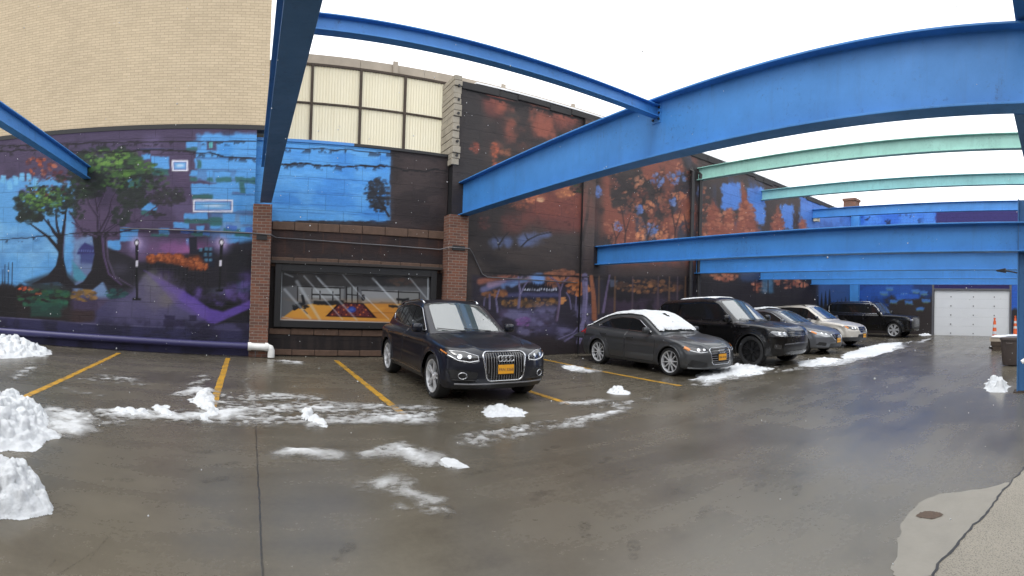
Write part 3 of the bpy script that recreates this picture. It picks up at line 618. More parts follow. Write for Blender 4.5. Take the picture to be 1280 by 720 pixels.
    for x in range(656, 692, 3): p.poly([(x - 2.2, 362), (x, 352 + (x * 7 % 5)), (x + 2.2, 362)], (18, 18, 30), .8)
    for i in range(16): p.rect(650 + i * 3, 360.5, 651.2 + i * 3, 363.5, (200, 208, 230), .5, .85)
    p.cloud(625, 382, 740, 424, (104, 100, 146), 2.2, .45, .68, .75, 14, sz=2); p.dabs(655, 402, 9, 6, 16, 2.2, [(130, 84, 156), (104, 66, 132)], .7, 71)
    V = (96, 90, 132)
    for a, w, c in ((((648, 384), (650, 366), (648, 346)), 3.2, V), (((650, 368), (656, 356), (662, 350)), 2, V), (((696, 400), (699, 380), (700, 362), (696, 352), (686, 345)), 3.2, (84, 66, 96)), (((700, 364), (704, 352), (712, 345)), 2.4, (84, 66, 96)), (((731, 345), (732, 372), (730, 398), (726, 414), (722, 428)), 7, V), (((730, 400), (722, 416), (706, 426)), 3.5, V), (((728, 408), (728, 420), (724, 430)), 2.5, V), (((729, 402), (716, 416), (698, 424)), 1.8, V), (((612, 386), (612, 368)), 1.8, V), (((622, 390), (620, 374), (624, 362)), 2.2, V), (((605, 382), (606, 372)), 1.2, V), (((714, 386), (712, 372), (708, 366)), 1.4, V), (((720, 388), (720, 370)), 1.2, V)): p.line(a, w, w * .55, c, .8, .9, 1); p.line([(x + w * .2, y) for x, y in a], w * .3, w * .15, (124, 114, 156), .6, .5)
    p.crackline([(600, 340), (640, 343), (700, 345), (760, 347)], w=.8, amp=1.5, seed=20)
    # beyond the pilaster: autumn trees
    p.cloud(752, 180, 872, 345, (66, 62, 76), .8, .4, .65, .8, 20); p.cloud(752, 195, 872, 335, (128, 66, 52), 1.0, .45, .62, .95, 21)
    g = np.random.default_rng(4)
    for i in range(46):
        x = g.uniform(762, 866); y = g.uniform(205, 318)
        if 800 < x < 866 and y < 220: continue
        p.dabs(x, y, g.uniform(4, 9), g.uniform(5, 10), 9, 3.2, [[(140, 76, 58), (120, 62, 50)], [(160, 92, 66), (130, 70, 54)], [(104, 56, 48), (88, 50, 46)], [(176, 112, 80), (146, 84, 62)]][i % 4], .6, 40 + i, .9)
    for (x, y, rx, ry) in ((748, 240, 4, 6), (772, 283, 6, 7), (815, 286, 9, 8), (822, 226, 9, 9), (845, 222, 12, 10), (878, 240, 6, 9), (842, 252, 5, 5), (800, 262, 5, 5)): p.dabs(x, y, rx, ry, 14, 2.8, [(84, 110, 176), (70, 92, 150), (104, 130, 190)], .75, 61, 1.1)
    for (x, y, rx, ry) in ((800, 292, 5, 9), (833, 290, 6, 12), (824, 296, 5, 8), (848, 244, 7, 5), (850, 272, 7, 5), (812, 258, 9, 8)): p.dabs(x, y, rx, ry, 16, 2.4, [(206, 124, 76), (176, 100, 66), (150, 80, 58)], .7, 62, 1.1)
    p.rect(756, 330, 1020, 350, (62, 48, 46), 5, .7); p.rect(756, 346, 1020, 420, (32, 27, 33), 4, .95)
    p.rect(762, 350, 772, 358, (84, 96, 124), 1, .7); p.dabs(812, 358, 42, 9, 70, 4.5, [(120, 76, 44), (150, 92, 50), (84, 54, 40), (60, 42, 36)], .75, 13); p.cloud(756, 370, 872, 410, (70, 52, 76), 1.5, .45, .7, .7, 22)
    for x in (748, 768, 790, 822, 836, 846, 856): p.line([(x, 392), (x + 1, 346)], 2.2, 1.2, (80, 62, 72) if x % 4 else (110, 76, 50), .7, .75)
    p.line([(743, 398), (742, 370), (739, 346)], 6, 4, (150, 84, 54), 1, .95); p.line([(754, 390), (758, 366), (762, 344)], 3, 1.5, (110, 92, 134), .8, .8)
    for k in range(60): p.dabs(758 + (k * 37 % 108), 205 + (k * 53 % 112), 5, 6, 5, 2., [(150, 82, 60), (112, 58, 48), (74, 46, 46), (188, 112, 78)], .6, 80 + k, .8)
    for x, y0, y1 in ((780, 318, 262), (808, 322, 270), (842, 318, 258), (768, 318, 280), (858, 318, 268)): p.line([(x, y0), (x + 2, (y0 + y1) / 2), (x - 3, y1)], 2, .8, (44, 34, 38), .8, .7); p.line([(x + 2, (y0 + y1) / 2), (x + 9, y1 + 6)], 1.2, .6, (44, 34, 38), .8, .7)
    # far part
    p.rect(876, 180, 1025, 300, (68, 54, 50), 6, .85); p.cloud(876, 190, 1025, 330, (54, 46, 48), .7, .45, .7, .7, 24)
    W = (66, 122, 214)
    for r in ((902, 229, 927, 262), (934, 234, 955, 272), (976, 256, 992, 286), (1000, 232, 1070, 300), (944, 246, 956, 280)): p.rect(*r, W, 2, .95, 3)
    p.cloud(895, 225, 1070, 300, (48, 84, 160), 1.5, .5, .75, .6, 25)
    O = [(140, 70, 52), (168, 92, 64), (112, 58, 46), (186, 112, 80)]
    for (pts) in ([(884, 296), (884, 262), (892, 250), (900, 262), (904, 296)], [(900, 296), (906, 262), (914, 260), (922, 296)], [(918, 298), (926, 250), (928, 226), (936, 252), (950, 290), (946, 300)], [(962, 296), (968, 270), (972, 256), (978, 276), (982, 296)], [(998, 296), (1002, 270), (1010, 290)]): p.poly(pts, O[0], 3, .95, 6)
    for (x, y, rx, ry, n) in ((890, 275, 12, 18, 30), (912, 276, 10, 16, 26), (934, 274, 11, 22, 36), (972, 278, 8, 14, 22), (1003, 285, 6, 10, 14), (880, 250, 5, 16, 14), (905, 344, 17, 7, 34), (950, 358, 12, 8, 28), (990, 352, 22, 9, 44), (878, 290, 6, 12, 14)): p.dabs(x, y, rx, ry, n, 3.6, O, .7, 21)
    p.rect(925, 338, 960, 352, (44, 84, 150), 4, .5); p.rect(952, 344, 966, 366, (54, 120, 170), 3, .7); p.rect(1022, 300, 1070, 384, (40, 84, 160), 4, .8)
    for x in range(1022, 1066, 5): p.poly([(x - 4, 400), (x, 362 + (x * 3 % 17)), (x + 4, 400)], (18, 20, 26), 1)
    for x in (884, 897, 912, 926, 944, 960, 976, 990, 1004): p.line([(x, 400), (x, 350)], 1.6, 1, (26, 22, 28), .7, .8)
    # flashing along the wall head
    p.crackline([(583, 112), (640, 128), (690, 140), (740, 152)], w=2.5, amp=4, seed=31)
    return p
def paint_back(P):
    p = Paint(P, (46, 104, 204), 4)
    p.cloud(1050, 230, 1300, 300, (78, 140, 224), 1., .4, .65, .7, 1); p.rect(1170, 250, 1300, 330, (46, 40, 104), 1.5, 1, 2); p.cloud(1066, 268, 1150, 300, (16, 30, 66), 3, .56, .66, .8, 2)
    p.rect(1040, 330, 1170, 440, (34, 78, 158), 3, .9); p.cloud(1040, 345, 1170, 390, (24, 48, 100), 1., .45, .65, .8, 4)
    p.rect(1040, 388, 1168, 440, (44, 38, 38), 5, 1, 4); p.rect(1110, 372, 1168, 440, (46, 40, 40), 5, 1, 6); p.rect(1064, 348, 1168, 356, (36, 34, 84), 2, .8)
    for (x, y) in ((1105, 366), (1130, 368), (1145, 364), (1117, 377), (1136, 378), (1158, 376), (1150, 386), (1126, 372), (1112, 360), (1155, 366)):
        p.rect(x - 5, y - 2, x + 5, y + 2, (66, 116, 190), 1, .9); p.rect(x - 4, y + 1, x + 4, y + 3, (110, 140, 96), 1, .45)
    p.rect(1120, 368, 1148, 374, (40, 90, 186), 1.5, .9); p.rect(1040, 376, 1070, 420, (14, 16, 22), 3, .9)
    for x in range(1066, 1100, 6): p.poly([(x - 4, 395), (x, 372 + (x * 3 % 13)), (x + 4, 395)], (16, 18, 26), 1)
    p.rect(1168, 350, 1264, 364, (38, 32, 92), 1.5, 1); p.rect(1264, 350, 1300, 384, (40, 92, 190), 3, 1); p.rect(1264, 386, 1300, 430, (44, 40, 44), 3, 1)
    return p
def paint_panel(P):
    p = Paint(P, (92, 94, 98), 5)
    p.rect(340, 330, 545, 358, (42, 42, 44), 2, 1); p.cloud(350, 330, 540, 358, (64, 62, 62), 1.5, .45, .7, .8, 1)
    p.rect(372, 358, 430, 376, (120, 122, 124), 1); p.rect(390, 361, 425, 372, (150, 154, 156), 1); p.rect(433, 359, 447, 378, (126, 130, 132), 1); p.rect(452, 363, 498, 378, (140, 142, 144), 1); p.rect(498, 364, 524, 382, (120, 122, 122), 1)
    K = (26, 24, 26)
    for a, w in ((((372, 358), (430, 360)), 1.4), (((372, 358), (372, 376)), 1), (((390, 361), (390, 374)), 1), (((425, 361), (425, 374)), 1.2), (((433, 359), (433, 379)), 1.6), (((440, 359), (440, 379)), 1.2), (((447, 359), (447, 379)), 1.4), (((452, 363), (524, 366)), 1), (((498, 364), (498, 380)), 1), (((390, 368), (425, 369)), 1.6), (((400, 364), (400, 374)), 1.4), (((416, 365), (416, 375)), 1.4), (((524, 366), (524, 382)), 1), (((433, 368), (447, 369)), 1)): p.line(a, w, w, K, .5)
    p.poly([(340, 400), (352, 398), (372, 383), (395, 379), (500, 380), (545, 384), (545, 410), (340, 410)], (206, 146, 62), 1.2); p.cloud(345, 378, 545, 408, (176, 114, 52), 1.2, .45, .7, .7, 3, sz=4); p.poly([(340, 396), (420, 400), (545, 403), (545, 412), (340, 412)], (178, 116, 84), 2, .7)
    p.line([(458, 391), (520, 391)], .8, .8, (140, 90, 44), .6, .7)
    # rug
    p.poly([(407, 395.5), (424, 378), (454, 379), (471, 397.5)], (34, 16, 22), .7); p.poly([(411, 394.5), (425.5, 379.5), (453, 380.5), (466, 396)], (96, 42, 44), .7)
    for i in range(9):
        for j in range(5):
            t = (j + .5) / 5; xa, xb = 425.5 - 14.5 * t, 453 + 13 * t; x = xa + (xb - xa) * (i + .5) / 9; p.rect(x - .9, 379.8 + 15 * t - .8, x + .9, 379.8 + 15 * t + .8, ((40, 18, 30), (196, 110, 60), (60, 24, 40))[(i + j) % 3], .4, .9, .2)
    p.blob(439.5, 387, 6, 4.2, (48, 66, 140), .3, 1, .1); p.blob(439.5, 387, 3, 2, (70, 92, 170), .4, 1, .1)
    # machines
    p.dabs(376, 383, 10, 3, 14, 3, [(36, 38, 42), (24, 26, 30)], .95, 3, .6); p.line([(368, 386), (380, 379), (378, 370)], 4, 3, (30, 32, 36)); p.line([(380, 388), (384, 392)], 1.5, 1, (60, 50, 40)); p.rect(392, 376, 430, 381, (34, 34, 36), 1.2); p.blob(454, 372, 2.5, 4, K, .4); p.rect(496, 373, 512, 376, (30, 30, 32), .8); p.rect(502, 375, 506, 382, (30, 30, 32), .8); p.rect(486, 381, 510, 384, (40, 36, 34), 1)
    p.dabs(500, 352, 16, 4, 14, 4, [(96, 74, 62), (70, 56, 52)], .6, 5)
    # painted reflections
    for (a, w) in ((((356, 362), (388, 398)), 5), (((371, 352), (400, 400)), 6), (((380, 345), (428, 399)), 3), (((395, 345), (404, 356)), 2), (((398, 348), (446, 400)), 4), (((428, 343), (455, 374)), 2.5), (((466, 348), (500, 384)), 4), (((470, 352), (488, 372)), 2), (((512, 347), (534, 374)), 3), (((455, 370), (486, 399)), 2.5), (((353, 396), (366, 399)), 2), (((356, 342), (366, 346)), 3)): p.line(a, w * .45, w * .3, (196, 204, 212), w * .4, .5)
    for a in (((352, 339), (535, 346)), ((352, 339), (350.5, 399)), ((350.5, 399.5), (535, 405)), ((535, 346), (535, 404))): p.line(a, 1.3, 1.3, (176, 184, 190), .7, .85)
    return p

# left wall + blond brick above
def wall_obj(name, P, F, mat, pf, gain, parent=None):
    o = npmesh(name, P.reshape(-1, 3), F, mat, parent, smooth=False); color_layer(o, pf(P).out(gain)); return o
GAIN = .92
e = empty('painted_wall', (-6, WALLY, 0), 'wall painted with park trees, lamps and a purple path', 'wall')
P, F = wall_grid(-14, 0.05, 0, 5.42, .028, WALLY); P[..., 0] += 6; P[..., 1] -= WALLY
P0 = P.copy(); P0[..., 0] -= 6; P0[..., 1] += WALLY
o = npmesh('mural', P.reshape(-1, 3), F, M['mural'], e, smooth=False); color_layer(o, paint_left(P0).out(GAIN))
MB().box(-8, 6.05, .004, .5, 0, 5.42).build('wall_core', M['black'], e)
MB().box(-8, 6.3, -.012, .3, 5.42, 5.53).build('ledge', M['black'], e)
b2 = MB().box(-14.2, .31, WALLY + .02, WALLY + 9, 5.53, 16).build('brick_building', M['blond']); tag(b2, 'blond brick building rising out of the picture above the painted park', 'building')

# recessed bay: lower wall with the painted window, translucent panels above
e = empty('bay_wall', (2.7, WALLY + .25, 0), 'recessed wall, blue above and dark with stone courses below, between two brick piers', 'wall')
P, F = wall_grid(.05, 5.0, 0, 5.24, .026, WALLY + .25); P0 = P.copy(); P = P - np.array([2.7, WALLY + .25, 0])
o = npmesh('mural', P.reshape(-1, 3), F, M['mural'], e, smooth=False); color_layer(o, paint_bay(P0).out(GAIN))
MB().box(-2.65, 2.3, .004, .8, 0, 5.24).build('wall_core', M['black'], e)
MB().box(-2.65, -.69 + .45, -.03, .6, 5.24, 5.31).build('coping', M['blue'], e); MB().box(-.24, 2.28, -.03, .6, 5.24, 5.31).build('coping', M['black'], e)
M['stone'] = simple('brown_painted_stone', (.105, .062, .042), .75, var=.5, scale=7, bump=.5)
for z0, z1 in ((3.07, 3.28), (2.18, 2.42), (.52, .68), (.02, .17)):
    mb = MB(); x = .5
    while x < 4.85:
        L = min(random.uniform(.52, .62), 4.95 - x); d = random.uniform(.02, .045)
        mb.box(x - 2.7 + .006, x - 2.7 + L - .006, -d, .03, z0 + random.uniform(0, .01), z1 - random.uniform(0, .012)); x += L
    mb.build('stone_course', M['stone'], e, bevel=.012)
e = empty('painted_window', (2.6, WALLY + .2, 1.45), 'painted window showing a gym with a patterned rug on yellow floor', 'window')
X0, Z1 = wpt(352, 339, WALLY + .22); X1, Z0 = wpt(536, 404, WALLY + .22)
P, F = wall_grid(X0, X1, Z0, Z1, .014, WALLY + .215); P0 = P.copy(); P = P - np.array([2.6, WALLY + .2, 1.45])
n = NT('glossy_paint_panel'); a = n.n('VertexColor'); a.layer_name = 'paint'; n.bs(Base_Color=a.outputs[0], Roughness=.3); M['panel'] = n.m
o = npmesh('picture', P.reshape(-1, 3), F, M['panel'], e, smooth=False); color_layer(o, paint_panel(P0).out(GAIN))
x0, x1, z0, z1 = X0 - 2.6, X1 - 2.6, Z0 - 1.45, Z1 - 1.45; fr = MB()
for (a, b_, c, d) in ((x0 - .16, x0, z0 - .16, z1 + .18), (x1, x1 + .16, z0 - .16, z1 + .18), (x0, x1, z1, z1 + .18), (x0, x1, z0 - .16, z0)): fr.box(a, b_, -.06, .045, c, d)
fr.build('frame', M['black'], e, bevel=.008)
MB().box(x0 - .3, x1 + .3, -.1, .045, z1 + .185, z1 + .26).build('lintel', simple('dark_timber', (.03, .024, .022), .7), e, bevel=.01)

# brick piers
for X0, X1, zt, lab in ((.02, .47, 3.63, 'red brick pier with the white drain elbow at its foot'), (4.92, 5.46, 3.69, 'red brick pier behind the navy SUV carrying the biggest blue girder')):
    o = MB().box(X0, X1, WALLY - .14, WALLY + .3, 0, zt).build('brick_pier', M['redbrick'], bevel=.01); tag(o, lab, 'pier')
    jb = MB().box(X0 + .1, X1 - .1, WALLY - .17, WALLY - .14, 2.78, 2.9).build('junction_box', M['black'], o)

# upper translucent panels
e = empty('panel_screen', (2.7, WALLY + .8, 5.31), 'cream corrugated translucent panels in a dark steel frame above the blue wall', 'window wall')
n = NT('cream_corrugated_sheet'); v = n.coord(); a = n.noise(v, 1.2, 5)
st = n.coord((9, 1, .3)); s2 = n.noise(st, 1.5, 4)
c = n.mix(a, (.86, .80, .60), (.90, .86, .70)); c = n.mix(n.math('MULTIPLY', n.ramp(s2, [(.5, 0.), (.75, 1.)]), .22), c, (.62, .52, .30))
n.bs(Base_Color=c, Roughness=.4)
tr = n.n('BsdfTranslucent'); n.l(c, tr.inputs[0]); mx = n.n('MixShader'); mx.inputs[0].default_value = .7; n.l(n.b.outputs[0], mx.inputs[1]); n.l(tr.outputs[0], mx.inputs[2]); n.l(mx.outputs[0], n.out.inputs[0]); M['cream'] = n.m
xs = [wpt(px, 140, WALLY + .8)[0] for px in (352, 389, 450, 505.5, 556.5)]; xs[0] = .32
zt = 7.41; zm = 6.42; zb = 5.31
for i in range(4):
    for (za, zb_) in ((zb + .03, zm - .025), (zm + .025, zt - .03)):
        x0, x1 = xs[i] + .035, xs[i + 1] - .035; k = int((x1 - x0) / .012); X = np.linspace(x0, x1, k + 1) - 2.7; Yc =   .006 * np.sin(X * 2 * np.pi / .076)
        V = np.concatenate([np.stack([X, Yc, np.full_like(X, za - 5.31)], 1), np.stack([X, Yc, np.full_like(X, zb_ - 5.31)], 1)])
        npmesh('sheet', V, [(j, j + 1, k + 2 + j, k + 1 + j) for j in range(k)], M['cream'], e)
fr = MB()
for i, x in enumerate(xs): wd = .035 if i < 4 else .03; fr.box(x - 2.7 - wd, x - 2.7 + wd, -.04, .06, 0, zt - 5.31 + (.0))
for z, d in ((zb, .03), (zm, .022), (zt, .03)): fr.box(xs[0] - 2.7, xs[-1] - 2.7, -.035, .055, z - 5.31 - d + .001, z - 5.31 + d + .001)
fr.build('frame', M['rust'], e)

# rotten concrete wall end with bolt holes
M['conc'] = simple('weathered_concrete', (.30, .27, .22), .9, var=.45, scale=5, bump=.6)
M['tar'] = simple('black_roof_tar', (.02, .019, .02), .75, var=.4, scale=4, bump=.6)
e = empty('wall_end', (5.05, WALLY, 5.0), 'pale crumbling concrete wall end with a column of holes beside the cream panels', 'wall end')
mb = MB(); z = 0.
while z < 2.28:
    h = random.uniform(.13, .2); jx = random.uniform(-.03, .03)
    mb.box(-.08 + jx * .3, .13 + jx, -.05 + random.uniform(-.02, .02), .82, z + .004, min(z + h, 2.33) - .004); z += h
mb.build('blocks', M['conc'], e, bevel=.015)
for k in range(6):
    z = .25 + k * .36; MB().tube([(.05, -.085, z), (.05, -.04, z)], .035, 10).build('bolt_hole', M['black'], e)

# long right wall
e = empty('mural_wall', (17, WALLY, 0), 'long wall painted as a burning autumn wood over a night forest frieze', 'wall')
us = np.concatenate([np.arange(5.02, 9.6, .03), np.arange(9.6, 16, .04), np.arange(16, BACKX + .02, .055)]); zs_ = np.arange(0, 7.16, .03)
U, Z = np.meshgrid(us, zs_); P = np.stack([U, np.full_like(U, WALLY), Z], -1); nx, nz = len(us) - 1, len(zs_) - 1
i = np.arange(nx * nz); r, c = i // nx, i % nx; a = r * (nx + 1) + c; F = np.stack([a, a + 1, a + nx + 2, a + nx + 1], 1)
o = npmesh('mural', (P - np.array([17, WALLY, 0])).reshape(-1, 3), F, M['mural'], e, smooth=False); color_layer(o, paint_right(P).tone(.80, 1.10).out(GAIN))
MB().box(5.02 - 17, BACKX - 17, .004, .8, 0, 7.13).build('wall_core', M['black'], e)
mb = MB(); x = 5.2
while x < BACKX:
    L = random.uniform(.5, 1.2); mb.box(x - 17, min(x + L, BACKX) - 17 - .004, -.03 + random.uniform(-.02, .01), .85, 7.05 + random.uniform(-.1, 0), 7.18 + random.uniform(0, .03)); x += L
mb.build('flashing', M['tar'], e, bevel=.02)
sn = MB().box(5.6 - 17, 28 - 17, -.035, .6, 7.215, 7.26); sn.build('snow_strip', simple('old_snow', (.8, .8, .8), .7), e)
P, F = wall_grid(9.16, 9.62, 0, 7.05, .03, WALLY - .09)
o = npmesh('pilaster', (P - np.array([17, WALLY, 0])).reshape(-1, 3), F, M['mural'], e, smooth=False)
def pil(P):
    p = paint_right(P); p.rect(730, 150, 770, 335, (84, 68, 62), 3, .55); p.cloud(730, 150, 770, 335, (110, 66, 54), 1, .5, .7, .6, 41); return p
color_layer(o, pil(P).tone(.80, 1.10).out(GAIN)); MB().box(9.16 - 17, 9.62 - 17, -.086, .003, 0, 7.05).build('pilaster_core', M['black'], e)

# weathered board rail on the roof edge
def rail(x0, x1, zc, Y, lab, posts):
    e = empty('roof_rail', (x0, Y, zc - .14), lab, 'fence'); x = x0; mb = MB()
    while x < x1 - .01:
        L = min(random.uniform(1.6, 2.4), x1 - x); d = random.uniform(-.015, .015); mb.box(x - x0 + .004, x - x0 + L - .004, d, d + .04, 0, .27); x += L
    mb.build('board', M['wood'], e, bevel=.006)
    for p in posts: MB().box(p - x0 - .07, p - x0 + .07, -.06, -.02, -.12, .33).build('post', M['wood'], e, bevel=.006)
rail(.4, 11.6, 7.62, WALLY + .95, 'weathered grey board rail on the roof edge above panels and red mural', (3.65, 6.9, 9.4))
rail(14.6, 26, 7.5, WALLY + .95, 'far weathered board rail along the roof edge beyond the biggest girder', (17.2, 20.1, 23))

# back wall with the roller door
e = empty('back_wall', (BACKX, 6, 0), 'far end wall painted blue, purple and brown brick around the white garage door', 'wall')
DY0, DY1, DZ = 2.72, 7.1, 2.62
n_ = 0
for (y0, y1, z0, z1) in ((-2, DY0, 0, DZ), (DY0, DY1, DZ, 7.6), (-2, DY0, DZ, 7.6), (DY1, WALLY, 0, 7.6)):
    P, F = wall_grid(y0, y1, z0, z1, .05, BACKX, axis='y'); P0 = P.copy(); P = P - np.array([BACKX, 6, 0])
    o = npmesh('mural', P.reshape(-1, 3), F, M['mural_back'], e, smooth=False); color_layer(o, paint_back(P0).out(GAIN))
MB().box(.3, .8, -8, 6.31, 0, 7.6).build('wall_core', M['black'], e)
MB().box(.004, .3, DY1 - 6, 6.31, 0, 7.6).box(.004, .3, -8, DY0 - 6, 0, 7.6).box(.004, .3, DY0 - 6, DY1 - 6, DZ, 7.6).build('wall_core', M['black'], e)
MB().box(-.25, -.003, 11.75 - 6, 6.30, 0, 7.6).build('pilaster', M['blue'], e)
e = empty('garage_door', (BACKX + .08, (DY0 + DY1) / 2, 0), 'white sectional garage door at the far end of the lane', 'garage door')
hw = (DY1 - DY0) / 2
M['white_door'] = simple('white_door_paint', (.62, .64, .66), .45, var=.06, scale=1.5)
for k in range(5):
    MB().box(0, .05, -hw, hw, k * DZ / 5 + .0015, (k + 1) * DZ / 5 - .0015).build('section', M['white_door'], e, bevel=.004)
for k in range(5):
    for t in (-.6, -.05, .55): MB().box(-.02, 0, t * hw - .03, t * hw + .03, k * DZ / 5 + .1, k * DZ / 5 + .16).build('hinge', M['conduit'], e)
fr = MB().box(-.12, .02, -hw - .12, -hw, 0, DZ + .35).box(-.12, .02, hw, hw + .12, 0, DZ + .35).box(-.1, .02, -hw, hw, DZ, DZ + .08); fr.build('frame', M['conduit'], e)
ch = MB().box(-.4, .4, -.42, .42, 0, 1.6).box(-.46, .46, -.48, .48, 1.6, 1.75).build('chimney', M['redbrick'], loc=(BACKX + 2.5, bpt(1064.5, 250, BACKX + 2.5)[0], 7.0)); tag(ch, 'red brick chimney standing behind the far wall corner', 'chimney')

# pipes on the walls
pts = []
for px in (-40, 0, 80, 155, 240, 320):
    X, Z = wpt(px, np.interp(px, (-40, 0, 155, 311, 320), (411, 413, 424, 433, 433.5)), WALLY - .12); pts.append((X, WALLY - .12, Z))
zc = sum(p[2] for p in pts) / len(pts)
o = MB().tube([(-9, WALLY - .12, zc + .02), (-3, WALLY - .12, zc), (.0, WALLY - .22, zc - .02)], .085, 14).build('drain_pipe', M['navy_pipe'], smooth='auto'); tag(o, 'navy painted drain pipe along the foot of the painted park', 'pipe')
e = empty('drain_elbow', (.2, WALLY - .22, zc - .02), 'white plastic drain elbow at the foot of a brick pier', 'pipe')
MB().tube([(-.2, 0, 0), (.28, 0, -.01), (.33, -.01, -.03), (.35, -.02, -.08), (.35, -.02, -zc + .04)], .085, 14).build('pipe', M['white_pvc'], e, smooth='auto')
MB().tube([(-.2, 0, 0), (-.12, 0, 0)], .1, 14).build('collar', M['white_pvc'], e, smooth='auto'); MB().tube([(.2, 0, 0), (.27, 0, -.005)], .1, 14).build('collar', M['white_pvc'], e, smooth='auto')
MB().box(-.03, -.01, -.03, .0, -zc + .03, -.08).build('strap', M['conduit'], e)
X, Z = wpt(866, 215, WALLY - .1); X2, Z2 = wpt(876, 215, WALLY - .1)
for x, lab in ((X, 'nearer of two black pipes up the mural wall'), (X2, 'farther of two black pipes up the mural wall, under the green beam end')):
    mb = MB().tube([(x, WALLY - .12, .02), (x, WALLY - .12, Z), (x + .02, WALLY, Z + .12)], .075, 12)
    for z in (1.2, 2.4, 3.7, 4.9): mb.tube([(x, WALLY - .12, z), (x, WALLY - .12, z + .08)], .095, 12)
    tag(mb.build('wall_pipe', M['black_conduit'], smooth='auto'), lab, 'pipe')
tag(MB().tube([(-3.2, WALLY - .03, 3.0), (-1.5, WALLY - .03, 2.97), (.0, WALLY - .18, 2.93), (.47, WALLY - .18, 2.9), (.6, WALLY + .2, 2.88), (2.5, WALLY + .2, 2.83), (4.8, WALLY + .2, 2.8), (4.95, WALLY - .17, 2.84), (5.5, WALLY - .17, 2.84), (5.66, WALLY - .04, 2.7), (5.95, WALLY - .04, 2.2), (6.1, WALLY - .04, 2.13), (9.1, WALLY - .04, 2.1)], .014, 8).build('conduit', M['conduit'], smooth=True), 'thin pale conduit running across the recessed bay between the brick piers and on', 'pipe')
o = MB().box(-.15, .15, -.3, -.06, -.1, .1).box(-.05, .05, -.06, .02, -.05, .05).build('wall_lamp', simple('cream_lamp', (.6, .55, .4), .5), loc=(*[wpt(1017, 275)[0], WALLY], wpt(1017, 275)[1]), bevel=.02); tag(o, 'small cream wall lamp high on the mural wall near the far corner', 'lamp')
for o in list(S.objects):
    if o.parent is None and o.get('category') and not o.get('kind'): o['kind'] = 'thing'
# unseen buildings added behind and beside the camera, to darken reflections and ambient light
M['dkbrick'] = bricks('dark_brick', (.10, .05, .04), (.07, .045, .04), (.10, .09, .08), .2, .07, .014, 'SUM')
for nm, b, lab in (('brick_building', (-40, 40, -22, -9.5, 0, 5.8), 'unseen dark brick building added behind the viewer to darken reflections'), ('brick_building', (-30, -17, -9.5, 12, 0, 5.2), 'unseen dark brick building added beyond the first parking bay to darken reflections')):
    o = MB().box(*b).build(nm, M['dkbrick']); tag(o, lab, 'building', kind='thing')

# ------------------------------------------------------------------ vehicles
def paintmat(name, col, metal=.25, rough=.32, coat=.5, film=.08):
    n = NT(name); v = n.coord(); d = n.noise(v, 2.2, 6, .65); w_ = n.noise(v, 130, 2)
    low = n.math('MULTIPLY', n.ramp(n.n('SeparateXYZ', Vector=v).outputs[2], [(.12, 1.), (.62, 0.)]), n.ramp(d, [(.3, .25), (.7, .9)]))   # road film on the sills
    c = n.mix(n.math('MULTIPLY', low, film), col, (.10, .09, .075))
    n.bs(Base_Color=c, Metallic=metal, Roughness=n.math('ADD', n.math('MULTIPLY', d, .12), rough), Coat_Weight=coat, Specular_IOR_Level=.35, Coat_Roughness=n.math('ADD', n.math('MULTIPLY', low, .35), .04))
    n.bump(n.ramp(w_, [(.62, 0.), (.7, 1.)]), .12, .003); return n.m
def glassmat(name, tint, rough=.03, ior=1.65):
    n = NT(name); v = n.coord(); w_ = n.noise(v, 150, 2)
    n.bs(Base_Color=tint, Roughness=rough, IOR=ior, Specular_IOR_Level=.7, Coat_Weight=.5); n.bump(n.ramp(w_, [(.6, 0.), (.68, 1.)]), .15, .003); return n.m
M['chrome'] = simple('chrome_trim', (.58, .59, .61), .16, 1., var=.05)
M['alloy'] = simple('silver_alloy', (.60, .61, .63), .32, .35, var=.1)
M['blackalloy'] = simple('black_alloy', (.015, .015, .016), .3, .2)
M['tyre'] = simple('tyre_rubber', (.014, .014, .015), .7, var=.3, scale=12, bump=.2)
M['trim'] = simple('black_plastic_trim', (.013, .013, .014), .45)
M['gloss_black'] = simple('gloss_black_trim', (.008, .008, .009), .15, coat=.6)
M['glass_side'] = glassmat('dark_side_glass', (.006, .007, .008), .04, 1.45)
M['glass_front'] = glassmat('windscreen_glass', (.045, .06, .06), .02, 2.2)
M['glass_dim'] = glassmat('dim_windscreen_glass', (.02, .03, .032), .02, 1.75)
M['lens'] = glassmat('headlamp_lens', (.30, .31, .32), .08, 1.6)
M['lens_dark'] = glassmat('dark_lamp_housing', (.03, .03, .032), .1, 1.6)
M['reflector'] = simple('lamp_reflector', (.82, .83, .85), .15, .7, var=.05)
M['amber'] = simple('amber_reflector', (.62, .22, .05), .25)
M['red_lens'] = simple('red_tail_lens', (.30, .012, .012), .2)
M['plate'] = simple('orange_number_plate', (.74, .34, .02), .45, var=.1)
M['plate_ink'] = simple('dark_plate_ink', (.03, .03, .06), .5)
M['snow'] = None
def snowmat(name='snow', col=(.74, .765, .79)):
    n = NT(name); v = n.coord(); a = n.noise(v, 45, 10, .8); b = n.noise(v, 3, 4); d = n.noise(v, 9, 8, .75)
    c = n.mix(b, tuple(x * .9 for x in col), col); c = n.mix(n.math('MULTIPLY', n.ramp(d, [(.55, 0.), (.75, 1.)]), .4), c, (.42, .41, .40)); c = n.mix(n.math('MULTIPLY', n.ramp(n.noise(v, 55, 3), [(.70, 0.), (.75, 1.)]), .5), c, (.16, .14, .12))
    n.bs(Base_Color=c, Roughness=.6, Specular_IOR_Level=.3); n.bump(n.math('ADD', a, d), .8, .03); return n.m
M['snow'] = snowmat()

